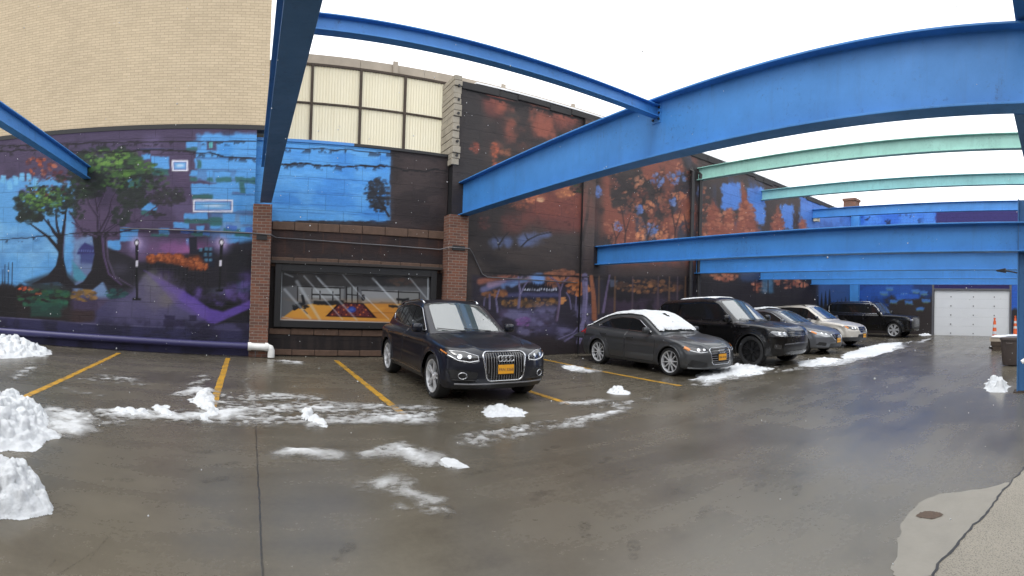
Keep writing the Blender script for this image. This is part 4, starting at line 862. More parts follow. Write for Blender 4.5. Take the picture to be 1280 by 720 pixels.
def smax(a, b, k):
    h = np.clip(k - np.abs(a - b), 0, None) / k; return np.maximum(a, b) + h * h * k * .25
def smin(a, b, k): return -smax(-a, -b, k)
def table(pts, sig=.05):
    pts = np.array(sorted(pts)); xs = np.arange(pts[0, 0] - .5, pts[-1, 0] + .5, .01); ys = np.interp(xs, pts[:, 0], pts[:, 1])
    k = np.exp(-.5 * (np.arange(-int(sig * 300), int(sig * 300) + 1) * .01 / sig) ** 2) if sig > 0 else np.ones(1); k /= k.sum(); m = len(k) // 2
    ys = np.convolve(np.pad(ys, m, mode='edge'), k, 'valid'); return lambda x: np.interp(x, xs, ys)
def inpoly(pts, X, Y):
    ins = np.zeros(X.shape, bool); n = len(pts)
    for i in range(n):
        (x0, y0), (x1, y1) = pts[i], pts[(i + 1) % n]
        ins ^= ((y0 > Y) != (y1 > Y)) & (X < (x1 - x0) * (Y - y0) / ((y1 - y0) or 1e-9) + x0)
    return ins
def near(pts, X, Y, closed=True):
    bd = np.full(X.shape, 1e9); bx = X.copy(); by = Y.copy(); n = len(pts)
    for i in range(n if closed else n - 1):
        (x0, y0), (x1, y1) = pts[i], pts[(i + 1) % n]; dx, dy = x1 - x0, y1 - y0
        t = np.clip(((X - x0) * dx + (Y - y0) * dy) / (dx * dx + dy * dy + 1e-12), 0, 1); qx, qy = x0 + t * dx, y0 + t * dy
        d = np.hypot(X - qx, Y - qy); k = d < bd; bd = np.where(k, d, bd); bx = np.where(k, qx, bx); by = np.where(k, qy, by)
    return bd, bx, by
def rounded(pts, r, n=4):
    """round the corners of a 2-D outline"""
    pts = [p for i, p in enumerate(pts) if math.hypot(p[0] - pts[i - 1][0], p[1] - pts[i - 1][1]) > 1e-6]; out = []; N = len(pts)
    for i in range(N):
        p = np.array(pts[i], float); a = np.array(pts[i - 1], float); b = np.array(pts[(i + 1) % N], float)
        la, lb = np.linalg.norm(a - p), np.linalg.norm(b - p); q = min(r, la * .45, lb * .45)
        s, e = p + (a - p) / la * q, p + (b - p) / lb * q
        for k in range(n + 1):
            t = k / n; out.append(tuple((1 - t) ** 2 * s + 2 * t * (1 - t) * p + t * t * e))
    return out
def resample(pts, st, closed=True):
    P = [np.array(p, float) for p in pts]; P = P + [P[0]] if closed else P; out = []
    for a, b in zip(P[:-1], P[1:]):
        L = np.linalg.norm(b - a); n = max(1, int(L / st)); out += [a + (b - a) * k / n for k in range(n)]
    if not closed: out.append(P[-1])
    return np.array(out)

class Car:
    def __init__(s, sp, name, label, cat, loc, rz, res=1., k=1.):
        s.k = k
        s.sp = sp; s.res = res; wb = sp['wb']; s.ax = (-wb / 2, wb / 2); s.xf = wb / 2 + sp['of']; s.xr = -(wb / 2 + sp['or']); s.W = sp['W'] / 2
        s.zt = table(sp['top'], .05); s.ins = table(sp['side'], .012); s.fz = table(sp['front'], .015); s.rzt = table(sp['rear'], .03); s.zr = table(sp['roof'], .08)
        s.e = empty(name, loc, label, cat, 'cars parked along the painted wall', rz); s.e.scale = (k, k, k)
        s.surface(); s.regions = {}
    def lower(s, x, y, z):
        sp = s.sp; ay = np.abs(y); W = s.W - s.ins(z)
        W = W - sp.get('ft', .07) * np.clip((x - s.ax[1] + .1) / (s.xf - s.ax[1] + .1), 0, 1) ** 2 - sp.get('rt', .07) * np.clip((s.ax[0] + .1 - x) / (s.ax[0] + .1 - s.xr), 0, 1) ** 2
        for a in s.ax:
            r = np.hypot(x - a, z - sp['r']); W = W + sp.get('fl', .025) * (1 - sstep(sp['ra'] + .01, sp['ra'] + .13, r))
        side = ay - W
        top = z - (s.zt(x) - sp.get('cr', .05) * (ay / s.W) ** 2.2 + sp.get('hoodbulge', .0) * np.exp(-((ay - .45) / .1) ** 2) * sstep(sp['xc'] - .2, sp['xc'] + .2, x))
        fr = x - (s.xf - s.fz(z) - sp.get('fy', .30) * (ay / s.W) ** sp.get('fp', 2.6))
        rr = -x + (s.xr + s.rzt(z) + sp.get('ry', .22) * (ay / s.W) ** 2.6)
        L = smax(side, top, sp.get('ks', .07)); L = smax(L, fr, sp.get('kf', .10)); L = smax(L, rr, .10)
        return smax(L, sp['z0'] - z, .05)
    def cab(s, x, y, z):
        sp = s.sp; ay = np.abs(y)
        sd = ay - (sp['cw'] - sp['tum'] * (z - sp['cz']) - sp.get('ctap', .03) * np.clip(-x - .2, 0, 3) ** 2 - sp.get('ctf', .03) * np.clip(x - .0, 0, 3) ** 2)
        nx, nz = sp['zh'] - sp['zc'], sp['xc'] - sp['xh']; l = math.hypot(nx, nz); nx, nz = nx / l, nz / l
        ws = (x + sp.get('cv', .22) * y * y - sp['xc']) * nx + (z - sp['zc']) * nz
        nx, nz = sp['zbt'] - sp['zbb'], sp['xbt'] - sp['xbb']; l = math.hypot(nx, nz); nx, nz = nx / l, nz / l
        bk = (sp['xbb'] - x + .15 * y * y) * nx + (z - sp['zbb']) * nz
        rf = z - (s.zr(x) - .055 * (ay / .6) ** 2.2)
        return sd, ws, bk, rf
    def F(s, P, parts=False):
        x, y, z = P[..., 0], P[..., 1], P[..., 2]; L = s.lower(x, y, z); sd, ws, bk, rf = s.cab(x, y, z)
        c = smax(sd, ws, .05); c = smax(c, bk, .08); c = smax(c, rf, .09); c = smax(c, .62 - z, .05)
        f = smin(L, c, .025)
        if parts: return f, L, c, np.stack([sd, ws, bk, rf])
        return f
    def grad(s, P):
        h = 2e-3; g = np.stack([(s.F(P + h * np.eye(3)[i]) - s.F(P - h * np.eye(3)[i])) / (2 * h) for i in range(3)], -1)
        return g / (np.linalg.norm(g, axis=-1, keepdims=True) + 1e-9)
    def proj(s, P, it=3):
        for _ in range(it):
            h = 2e-3; g = np.stack([(s.F(P + h * np.eye(3)[i]) - s.F(P - h * np.eye(3)[i])) / (2 * h) for i in range(3)], -1)
            P = P - (s.F(P) / ((g ** 2).sum(-1) + 1e-6))[..., None] * g
        return P
    def bis(s, O, D, hi):
        lo = np.zeros(O.shape[:-1]); hi = np.full(O.shape[:-1], float(hi))
        for _ in range(24):
            m = (lo + hi) / 2; i = s.F(O + D * m[..., None]) < 0; lo = np.where(i, m, lo); hi = np.where(i, hi, m)
        return O + D * ((lo + hi) / 2)[..., None]
    def on(s, axis, A, B, sgn=1):
        """points of the skin: axis 0 = front (A=y, B=z), 1 = side (A=x, B=z), 2 = top (A=x, B=y)"""
        A, B = np.broadcast_arrays(np.asarray(A, float), np.asarray(B, float)); Z = np.zeros_like(A)
        if axis == 0: O = np.stack([Z + sgn * (s.ax[1] - .2), A, B], -1); D = np.array([sgn, 0, 0.])
        elif axis == 1: O = np.stack([A, Z + sgn * .2, B], -1); D = np.array([0, sgn, 0.])
        else: O = np.stack([A, B, Z + .5], -1); D = np.array([0, 0, 1.])
        return s.bis(O, np.broadcast_to(D, O.shape), 1.8)
    def surface(s):
        st = .019 / s.res; zc = s.sp.get('axz', .66); xa, xb = s.xr + .7, s.xf - .7
        nF = int(1.15 / st); nX = int((xb - xa) / st); nT = int(2 * math.pi * .95 / st)
        th = np.linspace(-math.pi, math.pi, nT + 1)
        ph = np.concatenate([np.linspace(-90, 0, nF + 1)[:-1], np.zeros(nX + 1), np.linspace(0, 90, nF + 1)[1:]]); ox = np.concatenate([np.full(nF, xa), np.linspace(xa, xb, nX + 1), np.full(nF, xb)])
        PH, TH = np.meshgrid(np.radians(ph), th, indexing='ij'); OX = np.repeat(ox[:, None], nT + 1, 1)
        D = np.stack([np.sin(PH), np.cos(PH) * np.sin(TH), np.cos(PH) * np.cos(TH)], -1); O = np.stack([OX, np.zeros_like(OX), np.full_like(OX, zc)], -1)
        s.V = s.bis(O, D, 2.4).reshape(-1, 3); n, m_ = PH.shape; s.shape = (n, m_)
        i = np.arange((n - 1) * (m_ - 1)); r, c = i // (m_ - 1), i % (m_ - 1); a = r * m_ + c; s.Fc = np.stack([a, a + m_, a + m_ + 1, a + 1], 1)
        s.N = s.grad(s.V); s.cell = st
        f, L, c, parts = s.F(s.V, True); s.isc = c < L; s.kind = np.argmax(parts, 0)
    def snap(s, poly, ax, dom, closed=True):
        i = np.nonzero(dom)[0]; X, Y = s.V[i, ax[0]], s.V[i, ax[1]]
        d, qx, qy = near(poly, X, Y, closed); k = d < s.cell * .62; i = i[k]
        if not len(i): return
        s.V[i, ax[0]] = qx[k]; s.V[i, ax[1]] = qy[k]; p = s.proj(s.V[i].copy(), 2); third = 3 - ax[0] - ax[1]; s.V[i, third] = p[:, third]; s.N[i] = s.grad(s.V[i])
    def dom(s, where, sgn=0):
        N, V = s.N, s.V
        if where == 'side': return (np.abs(N[:, 1]) > .35) & (np.sign(V[:, 1]) == sgn) & (np.abs(V[:, 1]) > .3)
        if where == 'front': return (N[:, 0] > .12) & (V[:, 0] > s.ax[1] - .1) & (V[:, 2] < s.sp['zc'] - .02)
        if where == 'rear': return (N[:, 0] < -.15) & (V[:, 0] < s.ax[0] + .1) & (V[:, 2] < s.sp['zbb'] + .1)
        if where == 'ws': return (N[:, 0] > .2) & s.isc & (V[:, 2] > s.sp['zc'] - .08) & (s.kind != 0)
        if where == 'bl': return (N[:, 0] < -.15) & s.isc & (V[:, 2] > s.sp['zbb'] - .05) & (s.kind != 0)
        if where == 'top': return (N[:, 2] > .5) & ~s.isc & (V[:, 0] > s.sp['xc'] - .1)
    AXS = {'side': (0, 2), 'front': (1, 2), 'rear': (1, 2), 'ws': (1, 2), 'bl': (1, 2), 'top': (0, 1)}
    def cut(s, plan):
        """plan: list of (part name, where, sgn, outline, material, offset); earlier ones win"""
        for (nm, wh, sg, poly, mt, off) in plan: s.snap(poly, s.AXS[wh], s.dom(wh, sg))
        C4 = s.V[s.Fc].mean(1); lab = np.full(len(s.Fc), -1)
        s.N = s.grad(s.V)
        for k, (nm, wh, sg, poly, mt, off) in enumerate(plan):
            a, b = s.AXS[wh]; d = s.dom(wh, sg)[s.Fc].sum(1) >= 2
            ins = inpoly(poly, C4[:, a], C4[:, b]) & d & (lab < 0); lab[ins] = k
        frm = np.isin(lab, [k for k, q in enumerate(plan) if q[0] == 'window_frame']); lab[frm] = -1
        z0 = s.sp['z0']; dead = (C4[:, 2] < z0 + .012) | (s.V[s.Fc][:, :, 2].max(1) < z0 + .02)
        out = {}
        for k, (nm, wh, sg, poly, mt, off) in enumerate(plan):
            if mt is None or nm == 'window_frame': continue
            o = s.part(nm, np.nonzero((lab == k) & ~dead)[0], mt, off); out.setdefault(nm, []).append(o)
        bf = np.nonzero((lab < 0) & ~dead)[0]; s.body = s.part('body', bf, [s.sp['paint'], M['gloss_black']], 0.); s.body.data.polygons.foreach_set('material_index', frm[bf].astype(np.int32)); return out
    def part(s, nm, faces, mt, off, parent=None):
        F = s.Fc[faces]; u, inv = np.unique(F, return_inverse=True)
        V = s.V[u] + s.N[u] * off
        return npmesh(nm, V, inv.reshape(F.shape), mt, parent or s.e)
    def ribbon(s, P, wdt, off, mt, nm, parent=None, closed=True, thick=.0):
        P = np.asarray(P); N = s.grad(P); T = np.roll(P, -1, 0) - np.roll(P, 1, 0)
        if not closed: T[0] = P[1] - P[0]; T[-1] = P[-1] - P[-2]
        T /= np.linalg.norm(T, axis=1, keepdims=True) + 1e-9; B = np.cross(N, T); n = len(P)
        V = np.concatenate([P + B * wdt / 2 - N * .004, P + B * wdt / 2 * .7 + N * off, P - B * wdt / 2 * .7 + N * off, P - B * wdt / 2 - N * .004]); F = []
        for i in range(n if closed else n - 1):
            j = (i + 1) % n; F += [(i + n * k, j + n * k, j + n * (k + 1), i + n * (k + 1)) for k in range(3)]
        return V, F
    def ribbons(s, lst, nm, mt, parent=None):
        V = []; F = []; o = 0
        for (P, wd, off, cl) in lst:
            v, f = s.ribbon(P, wd, off, mt, nm, closed=cl); V.append(v); F += [tuple(i + o for i in q) for q in f]; o += len(v)
        return npmesh(nm, np.concatenate(V), F, mt, parent or s.e)
    def curve(s, where, pts, sgn=1, closed=True, st=.03):
        q = resample(pts, st, closed)
        if where == 'side': return s.on(1, q[:, 0], q[:, 1], sgn)
        if where == 'front': return s.on(0, q[:, 0], q[:, 1], 1)
        if where == 'rear': return s.on(0, q[:, 0], q[:, 1], -1)
        if where == 'top': return s.on(2, q[:, 0], q[:, 1])
        if where == 'ws' or where == 'bl':
            O = np.stack([np.full(len(q), .0), q[:, 0], q[:, 1]], -1); D = np.broadcast_to(np.array([1. if where == 'ws' else -1., 0, 0]), O.shape)
            O = O + np.array([s.sp['xh'] - .3 if where == 'ws' else s.sp['xbt'] + .25, 0, 0]); return s.bis(O, D, 2.2)
    # ---- fittings
    def wheel(s, x, sgn, style, nsp, rim_mat, rimr):
        sp = s.sp; r = sp['r']; y = sgn * (s.W + sp.get('wy', -.02)); wdt = sp.get('tw', .23)
        h = MB(); h.lathe([(0, .045), (rimr * .9, .045), (rimr * .9, 0), (0, 0)], 'y', 28)
        def mk(mb, nm, mt, par, sm='auto'):
            mb.v = [(a, b * 1., c) for a, b, c in mb.v]; return mb.build(nm, mt, par, smooth=sm)
        w_ = h.build('wheel', M['trim'], s.e, smooth='auto'); w_.location = (x, y - sgn * .11, r); w_.scale = (1, sgn, 1)
        t = MB(); d = .11
        t.lathe([(rimr * .98, d - wdt), (r * .93, d - wdt - .005), (r, d - wdt + .03), (r, d - .035), (r * .985, d - .012), (r * .93, d + .004), (rimr * 1.06, d + .002), (rimr, d - .012), (rimr * .98, d - wdt)], 'y', 48)
        t.build('tyre', M['tyre'], w_, smooth='auto')
        q = MB(); q.lathe([(rimr * .91, d - .07), (rimr * .93, d - .03), (rimr * .96, d - .008), (rimr * 1.02, d), (rimr * 1.03, d - .012), (rimr * .97, d - .16)], 'y', 48)
        q.lathe([(0, d - .012), (.028, d - .012), (.032, d - .02), (.075, d - .03), (.08, d - .07)], 'y', 20)
        for k in range(nsp):
            a = 2 * math.pi * k / nsp + .1
            offs = (0,) if style == 'single' else ((-.15, .15) if style == 'double' else (-.075, .075))
            for o_ in offs:
                a0 = a + o_ * .3; a1 = a + o_ * (1.6 if style == 'vee' else 1.)
                for (r0, r1, w0, w1, y0, y1) in ((.055, rimr * .94, sp.get('sw', .020), sp.get('sw', .020) * (.8 if style != 'wide' else 1.4), d - .022, d - .012),):
                    p0 = np.array([math.cos(a0) * r0, y0, math.sin(a0) * r0]); p1 = np.array([math.cos(a1) * r1, y1, math.sin(a1) * r1]); n_ = np.array([-math.sin(a), 0, math.cos(a)]); dn = np.array([0, -.035, 0])
                    V = [p0 - n_ * w0, p0 + n_ * w0, p1 + n_ * w1, p1 - n_ * w1]; V2 = [v + dn for v in V]; V = [v + np.array([0, .0, 0]) for v in V]
                    q.add(V + V2, [(0, 1, 2, 3), (4, 7, 6, 5), (0, 4, 5, 1), (1, 5, 6, 2), (2, 6, 7, 3), (3, 7, 4, 0)])
        q.build('rim', rim_mat, w_, smooth='auto')
        ar = MB(); ra = sp['ra'] + .01; n = 20; v = []
        for yy in (s.W - .06, .42):
            for k in range(n + 1):
                t_ = R(-12) + R(204) * k / n; v.append((x + ra * math.cos(t_), sgn * yy, r + ra * math.sin(t_)))
        f = [(k, k + 1, n + 2 + k, n + 1 + k) for k in range(n)] + [tuple(range(n + 1, 2 * n + 2))]
        ar.add(v, f); ar.build('wheel_arch_liner', M['trim'], s.e, fix=False)
    def mirror(s, x, z, sgn, mt, size=(.12, .2, .085)):
        base = s.on(1, np.array([x]), np.array([z]), sgn)[0]; mb = MB(); n = 12; m_ = 8; V = []
        for i in range(m_ + 1):
            v = -math.pi / 2 + math.pi * i / m_
            for k in range(n):
                u = 2 * math.pi * k / n; q = lambda t: math.copysign(abs(t) ** .55, t)
                V.append((base[0] + .0 + size[0] * .75 * q(math.cos(v)) * q(math.cos(u)) * (.6 if math.cos(u) < 0 else 1), base[1] + sgn * (.15 + size[1] * .5 * q(math.sin(v))), base[2] + .07 + size[2] * q(math.cos(v)) * q(math.sin(u))))
        mb.add(V, [(i * n + k, i * n + (k + 1) % n, (i + 1) * n + (k + 1) % n, (i + 1) * n + k) for i in range(m_) for k in range(n)])
        mr = mb.build('wing_mirror', mt, s.e, smooth=True)
        MB().tube([(base[0], base[1] - sgn * .02, base[2] + .01), (base[0], base[1] + sgn * .09, base[2] + .03)], .025, 8).build('mirror_arm', M['trim'], mr)
    def handle(s, door, x, z, sgn, mt):
        p = s.on(1, np.array([x - .1, x, x + .1]), np.full(3, z), sgn); n = s.grad(p)
        MB().tube([p[0] + n[0] * .004, p[0] + n[0] * .032, p[1] + n[1] * .036, p[2] + n[2] * .032, p[2] + n[2] * .004], .012, 8).build('handle', mt, door, smooth='auto')
    def plate(s, z, text, yoff=0.):
        p = s.on(0, np.array([yoff]), np.array([z]))[0]; x = max(p[0], s.on(0, np.array([yoff]), np.array([z + .07]))[0][0], s.on(0, np.array([yoff]), np.array([z - .07]))[0][0]) + .012
        MB2 = MB().box(x - .02, x + .0, yoff - .155, yoff + .155, z - .09, z + .09); fr = MB2.build('plate_holder', M['trim'], s.e, bevel=.004)
        pl = MB().box(x + .001, x + .007, yoff - .142, yoff + .142, z - .072, z + .072).build('number_plate', M['plate'], fr, bevel=.003)
        cu = bpy.data.curves.new('plate_text', 'FONT'); cu.body = text; cu.size = .064; cu.align_x = 'CENTER'; cu.align_y = 'CENTER'; cu.extrude = .0006
        to = bpy.data.objects.new('tmp', cu); C.objects.link(to); bpy.context.view_layer.update()
        me = bpy.data.meshes.new_from_object(to.evaluated_get(bpy.context.evaluated_depsgraph_get())); bpy.data.objects.remove(to)
        me.transform(Matrix(((0, 0, 1, x + .0085), (1, 0, 0, yoff), (0, 1, 0, z - .006), (0, 0, 0, 1))).to_4x4()); me.materials.append(M['plate_ink'])
        o = bpy.data.objects.new('lettering', me); C.objects.link(o); o.parent = fr
        return fr
    def rings(s, z, r, gap, yoff=0., parent=None, t=.008):
        mb = MB()
        for k in range(4):
            y = (k - 1.5) * gap; p = s.on(0, np.array([0.]), np.array([z]))[0]
            c = np.array([p[0] + .03, y, z]); mb.tube([c + np.array([0, r * math.cos(a), r * math.sin(a)]) for a in np.linspace(0, 2 * math.pi, 21)[:-1]], t, 8, closed=True)
        return mb.build('badge', M['chrome'], parent or s.e, smooth=True)
    def bars(s, ys=None, zs=None, half=None, zrng=None, r=.007, mt=None, nm='grille_bars', parent=None, off=.006):
        mb = MB()
        for y in (ys if ys is not None else []):
            a, b = zrng(y); zz = np.linspace(a, b, 7); P = s.on(0, np.full(7, y), zz); mb.tube(P + np.array([off, 0, 0]), r, 6)
        for z in (zs if zs is not None else []):
            h = half(z); yy = np.linspace(-h, h, 15); P = s.on(0, yy, np.full(15, z)); mb.tube(P + np.array([off, 0, 0]), r, 6)
        return mb.build(nm, mt or M['chrome'], parent or s.e, smooth='auto')
    def rails(s, x0, x1, y, mt, h=.045):
        for sg in (-1, 1):
            xx = np.linspace(x0, x1, 15); t = np.linspace(0, 1, 15); P = s.on(2, xx, sg * (y - .02 * (2 * t - 1) ** 2)); lift = h * np.clip(np.minimum(t, 1 - t) * 9, 0, 1) ** .6
            P[:, 2] += lift - .004; MB().tube(P, .018, 8).build('roof_rail', mt, s.e, smooth=True)
    def wipers(s):
        sp = s.sp
        for y0, y1 in ((.42, -.12), (-.1, -.62)):
            P = s.curve('ws', [(y0, sp['zc'] + .035), (y1, sp['zc'] + .075)], closed=False, st=.1); n = s.grad(P); MB().tube(P + n * .015, .008, 6).build('wiper', M['trim'], s.e)
    def snowcap(s, mask, thick, lab, nm='snow_cover', seed=0, rag=.5, group='snow lying on parked cars', erode=5):
        """loose snow on the vehicle: its own thing"""
        n, m_ = s.shape; mk = mask.reshape(n, m_) & True; d = np.zeros((n, m_)); cur = mk.copy()
        V = s.V.reshape(n, m_, 3)
        for k in range(erode):
            d += cur; q = cur.copy(); q[1:] &= cur[:-1]; q[:-1] &= cur[1:]; q[:, 1:] &= cur[:, :-1]; q[:, :-1] &= cur[:, 1:]; cur = q
        d = (d / erode).ravel() ** .55
        nz = fbm(s.V[:, 0] * 3.2, s.V[:, 1] * 3.2, s.V[:, 2] * 3.2, seed, 5)
        h = thick * d * (.55 + .9 * nz); up = s.N * .6 + np.array([0, 0, .5]); VV = s.V + up * h[:, None] + s.N * .003
        fm = mk.ravel()[s.Fc].all(1); F = s.Fc[fm]; u, inv = np.unique(F, return_inverse=True); w_ = s.e.matrix_basis
        loc = Vector(s.e.location); rz = s.e.rotation_euler[2]; c_, s_ = math.cos(rz), math.sin(rz); P = VV[u]; c0 = P.mean(0)
        P = (P - c0) * s.k; c0 = c0 * s.k; Q = np.stack([P[:, 0] * c_ - P[:, 1] * s_, P[:, 0] * s_ + P[:, 1] * c_, P[:, 2]], 1)
        o = npmesh(nm, Q, inv.reshape(F.shape), M['snow'], None, loc=(loc.x + c0[0] * c_ - c0[1] * s_, loc.y + c0[0] * s_ + c0[1] * c_, c0[2])); return tag(o, lab, 'snow', group)

def mir(pts): return [(-a, b) for a, b in pts][::-1]
def finish(car, o, sp, lights, door_polys, win_polys, chrome_win=True, seam_extra=()):
    """outline ribbons, lips, liners, wheels, mirrors shared by all vehicles"""
    seams = []
    for sg in (-1, 1):
        for d in door_polys: seams.append((car.curve('side', d, sg), .013, .0006, True))
    for (wh, pts, cl) in seam_extra: seams.append((car.curve(wh, pts, 1, cl), .012, .0006, cl))
    car.ribbons(seams, 'panel_gaps', M['gloss_black'])
    for sg in (-1, 1):
        full = sp['winline']
        car.ribbons([(car.curve('side', full, sg), sp.get('wtrim', .022), .006, True)], 'window_trim', M['chrome'] if chrome_win else M['gloss_black'])
        for a in car.ax:
            t = np.linspace(R(-14), R(194), 40); arc = [(a + sp['ra'] * math.cos(q), sp['r'] + sp['ra'] * math.sin(q)) for q in t]; arc = [p for p in arc if p[1] > sp['z0'] + .03]
            car.ribbons([(car.curve('side', arc, sg, False, .03), .03, .010, False)], 'arch_lip', sp.get('lipmat', sp['paint']))
    ws = sp['wspoly']; car.ribbons([(car.curve('ws', ws, 1), .02, .002, True)], 'windscreen_seal', M['gloss_black'])
    u = MB().box(car.xr + .45, car.xf - .35, -car.W + .22, car.W - .22, sp['z0'] + .02, sp['z0'] + .12); u.build('underbody', M['trim'], car.e)
    # cabin fill so the panel gaps look into the dark
def arch(car, a): return [(a + car.sp['ra'] * math.cos(t), car.sp['r'] + car.sp['ra'] * math.sin(t)) for t in np.linspace(0, 2 * math.pi, 49)[:-1]]

def clipx(poly, x0, x1):
    def half(P, x, s):
        out = []
        for i in range(len(P)):
            a, b = P[i - 1], P[i]; ia, ib = s * (a[0] - x) >= 0, s * (b[0] - x) >= 0
            if ia != ib: t = (x - a[0]) / (b[0] - a[0]); out.append((x, a[1] + t * (b[1] - a[1])))
            if ib: out.append(b)
        return out
    return half(half(poly, x0, 1), x1, -1)
def build_car(sp, name, label, cat, loc, rz, res=1., k=1.):
    c = Car(sp, name, label, cat, (*loc, 0), rz, res, k)
    plan = []
    for sg in (-1, 1):
        for a in c.ax: plan.append(('arch', 'side', sg, arch(c, a), None, 0))
    wl = rounded(sp['winline'], .05, 3); sp['winline'] = wl
    cuts = [min(p[0] for p in wl) - .01] + sorted(sp['pillars']) + [max(p[0] for p in wl) + .01]
    for sg in (-1, 1):
        for k in range(len(cuts) - 1):
            q = clipx(wl, cuts[k] + (.03 if k else 0), cuts[k + 1] - (.03 if k < len(cuts) - 2 else 0))
            if len(q) > 2: plan.append(('window', 'side', sg, q, M['glass_side'], -.004))
        plan.append(('window_frame', 'side', sg, wl, M['gloss_black'], -.001))
    wsp = rounded(sp['ws'] + [(-a, b) for a, b in sp['ws'][::-1]], .07, 4); sp['wspoly'] = wsp
    plan.append(('windscreen', 'ws', 0, wsp, sp.get('wsmat', M['glass_front']), -.003))
    blp = rounded(sp['bl'] + [(-a, b) for a, b in sp['bl'][::-1]], .06, 3); plan.append(('rear_window', 'bl', 0, blp, M['glass_side'], -.003))
    for (nm, pts, mt, off) in sp['front_regions']:
        P = rounded(pts, .02, 3)
        if min(p[0] for p in pts) < -.01: plan.append((nm, 'front', 0, P, mt, off))
        else:
            for q in (P, mir(P)): plan.append((nm, 'front', 0, q, mt, off))
    for (nm, pts, mt, off) in sp.get('rear_regions', []):
        P = rounded(pts, .02, 3)
        for q in (P, mir(P)): plan.append((nm, 'rear', 0, q, mt, off))
    doors = [rounded(d, .06, 3) for d in sp['doors']]
    for sg in (-1, 1):
        for d in doors: plan.append(('door', 'side', sg, d, sp['paint'], 0.))
        if 'cladding' in sp: plan.append(('cladding', 'side', sg, sp['cladding'], M['trim'], .002))
    hp = rounded(sp['hood'] + [(a, -b) for a, b in sp['hood'][::-1]], .08, 4); plan.append(('hood', 'top', 0, hp, sp['paint'], 0.))
    o = c.cut(plan)
    finish(c, o, sp, None, doors, wl, sp.get('chrome_win', True), [('top', hp, True)])
    for i, d in enumerate(o.get('door', [])):
        sg = -1 if i < len(doors) else 1; q = sp['doors'][i % len(doors)]; hx = min(p[0] for p in q) + sp.get('hx', .2); c.handle(d, hx, sp['hz'][i % len(doors)], sg, sp.get('hmat', sp['paint']))
    for a in c.ax:
        for sg in (-1, 1): c.wheel(a, sg, sp['style'], sp['spokes'], sp.get('rimmat', M['alloy']), sp['rimr'])
    for sg in (-1, 1): c.mirror(sp['mx'], sp['mz'], sg, sp.get('mirmat', sp['paint']), sp.get('msize', (.12, .2, .085)))
    c.wipers(); return c, o
def outline(c, wh, pts, wd, off): return (c.curve(wh, rounded(pts, .05, 4)), wd, off, True)
def lampset(c, o, z, ys, r=.045, mt=None):
    """round projectors inside the two headlamps, children of their lens"""
    for k, hl in enumerate(o['headlight']):
        sg = 1 if np.mean([v.co.y for v in hl.data.vertices]) > 0 else -1
        for (y, rr) in ys:
            p = c.on(0, np.array([sg * y]), np.array([z(y) if callable(z) else z]))[0]; n = c.grad(p[None])[0]
            mb = MB(); e1 = np.cross(n, [0, 0, 1.]); e1 /= np.linalg.norm(e1); e2 = np.cross(e1, n)
            V = [p + n * .004 + (e1 * math.cos(t) + e2 * math.sin(t)) * rr for t in np.linspace(0, 2 * math.pi, 17)[:-1]]; V2 = [p + n * .006 + (e1 * math.cos(t) + e2 * math.sin(t)) * rr * .6 for t in np.linspace(0, 2 * math.pi, 17)[:-1]]
            mb.add(V + V2 + [p + n * .009], [(i, (i + 1) % 16, 16 + (i + 1) % 16, 16 + i) for i in range(16)] + [(16 + i, 16 + (i + 1) % 16, 32) for i in range(16)])
            mb.build('reflector', mt or M['reflector'], hl, smooth=True)

FACE = R(-90)       # nose towards the lane
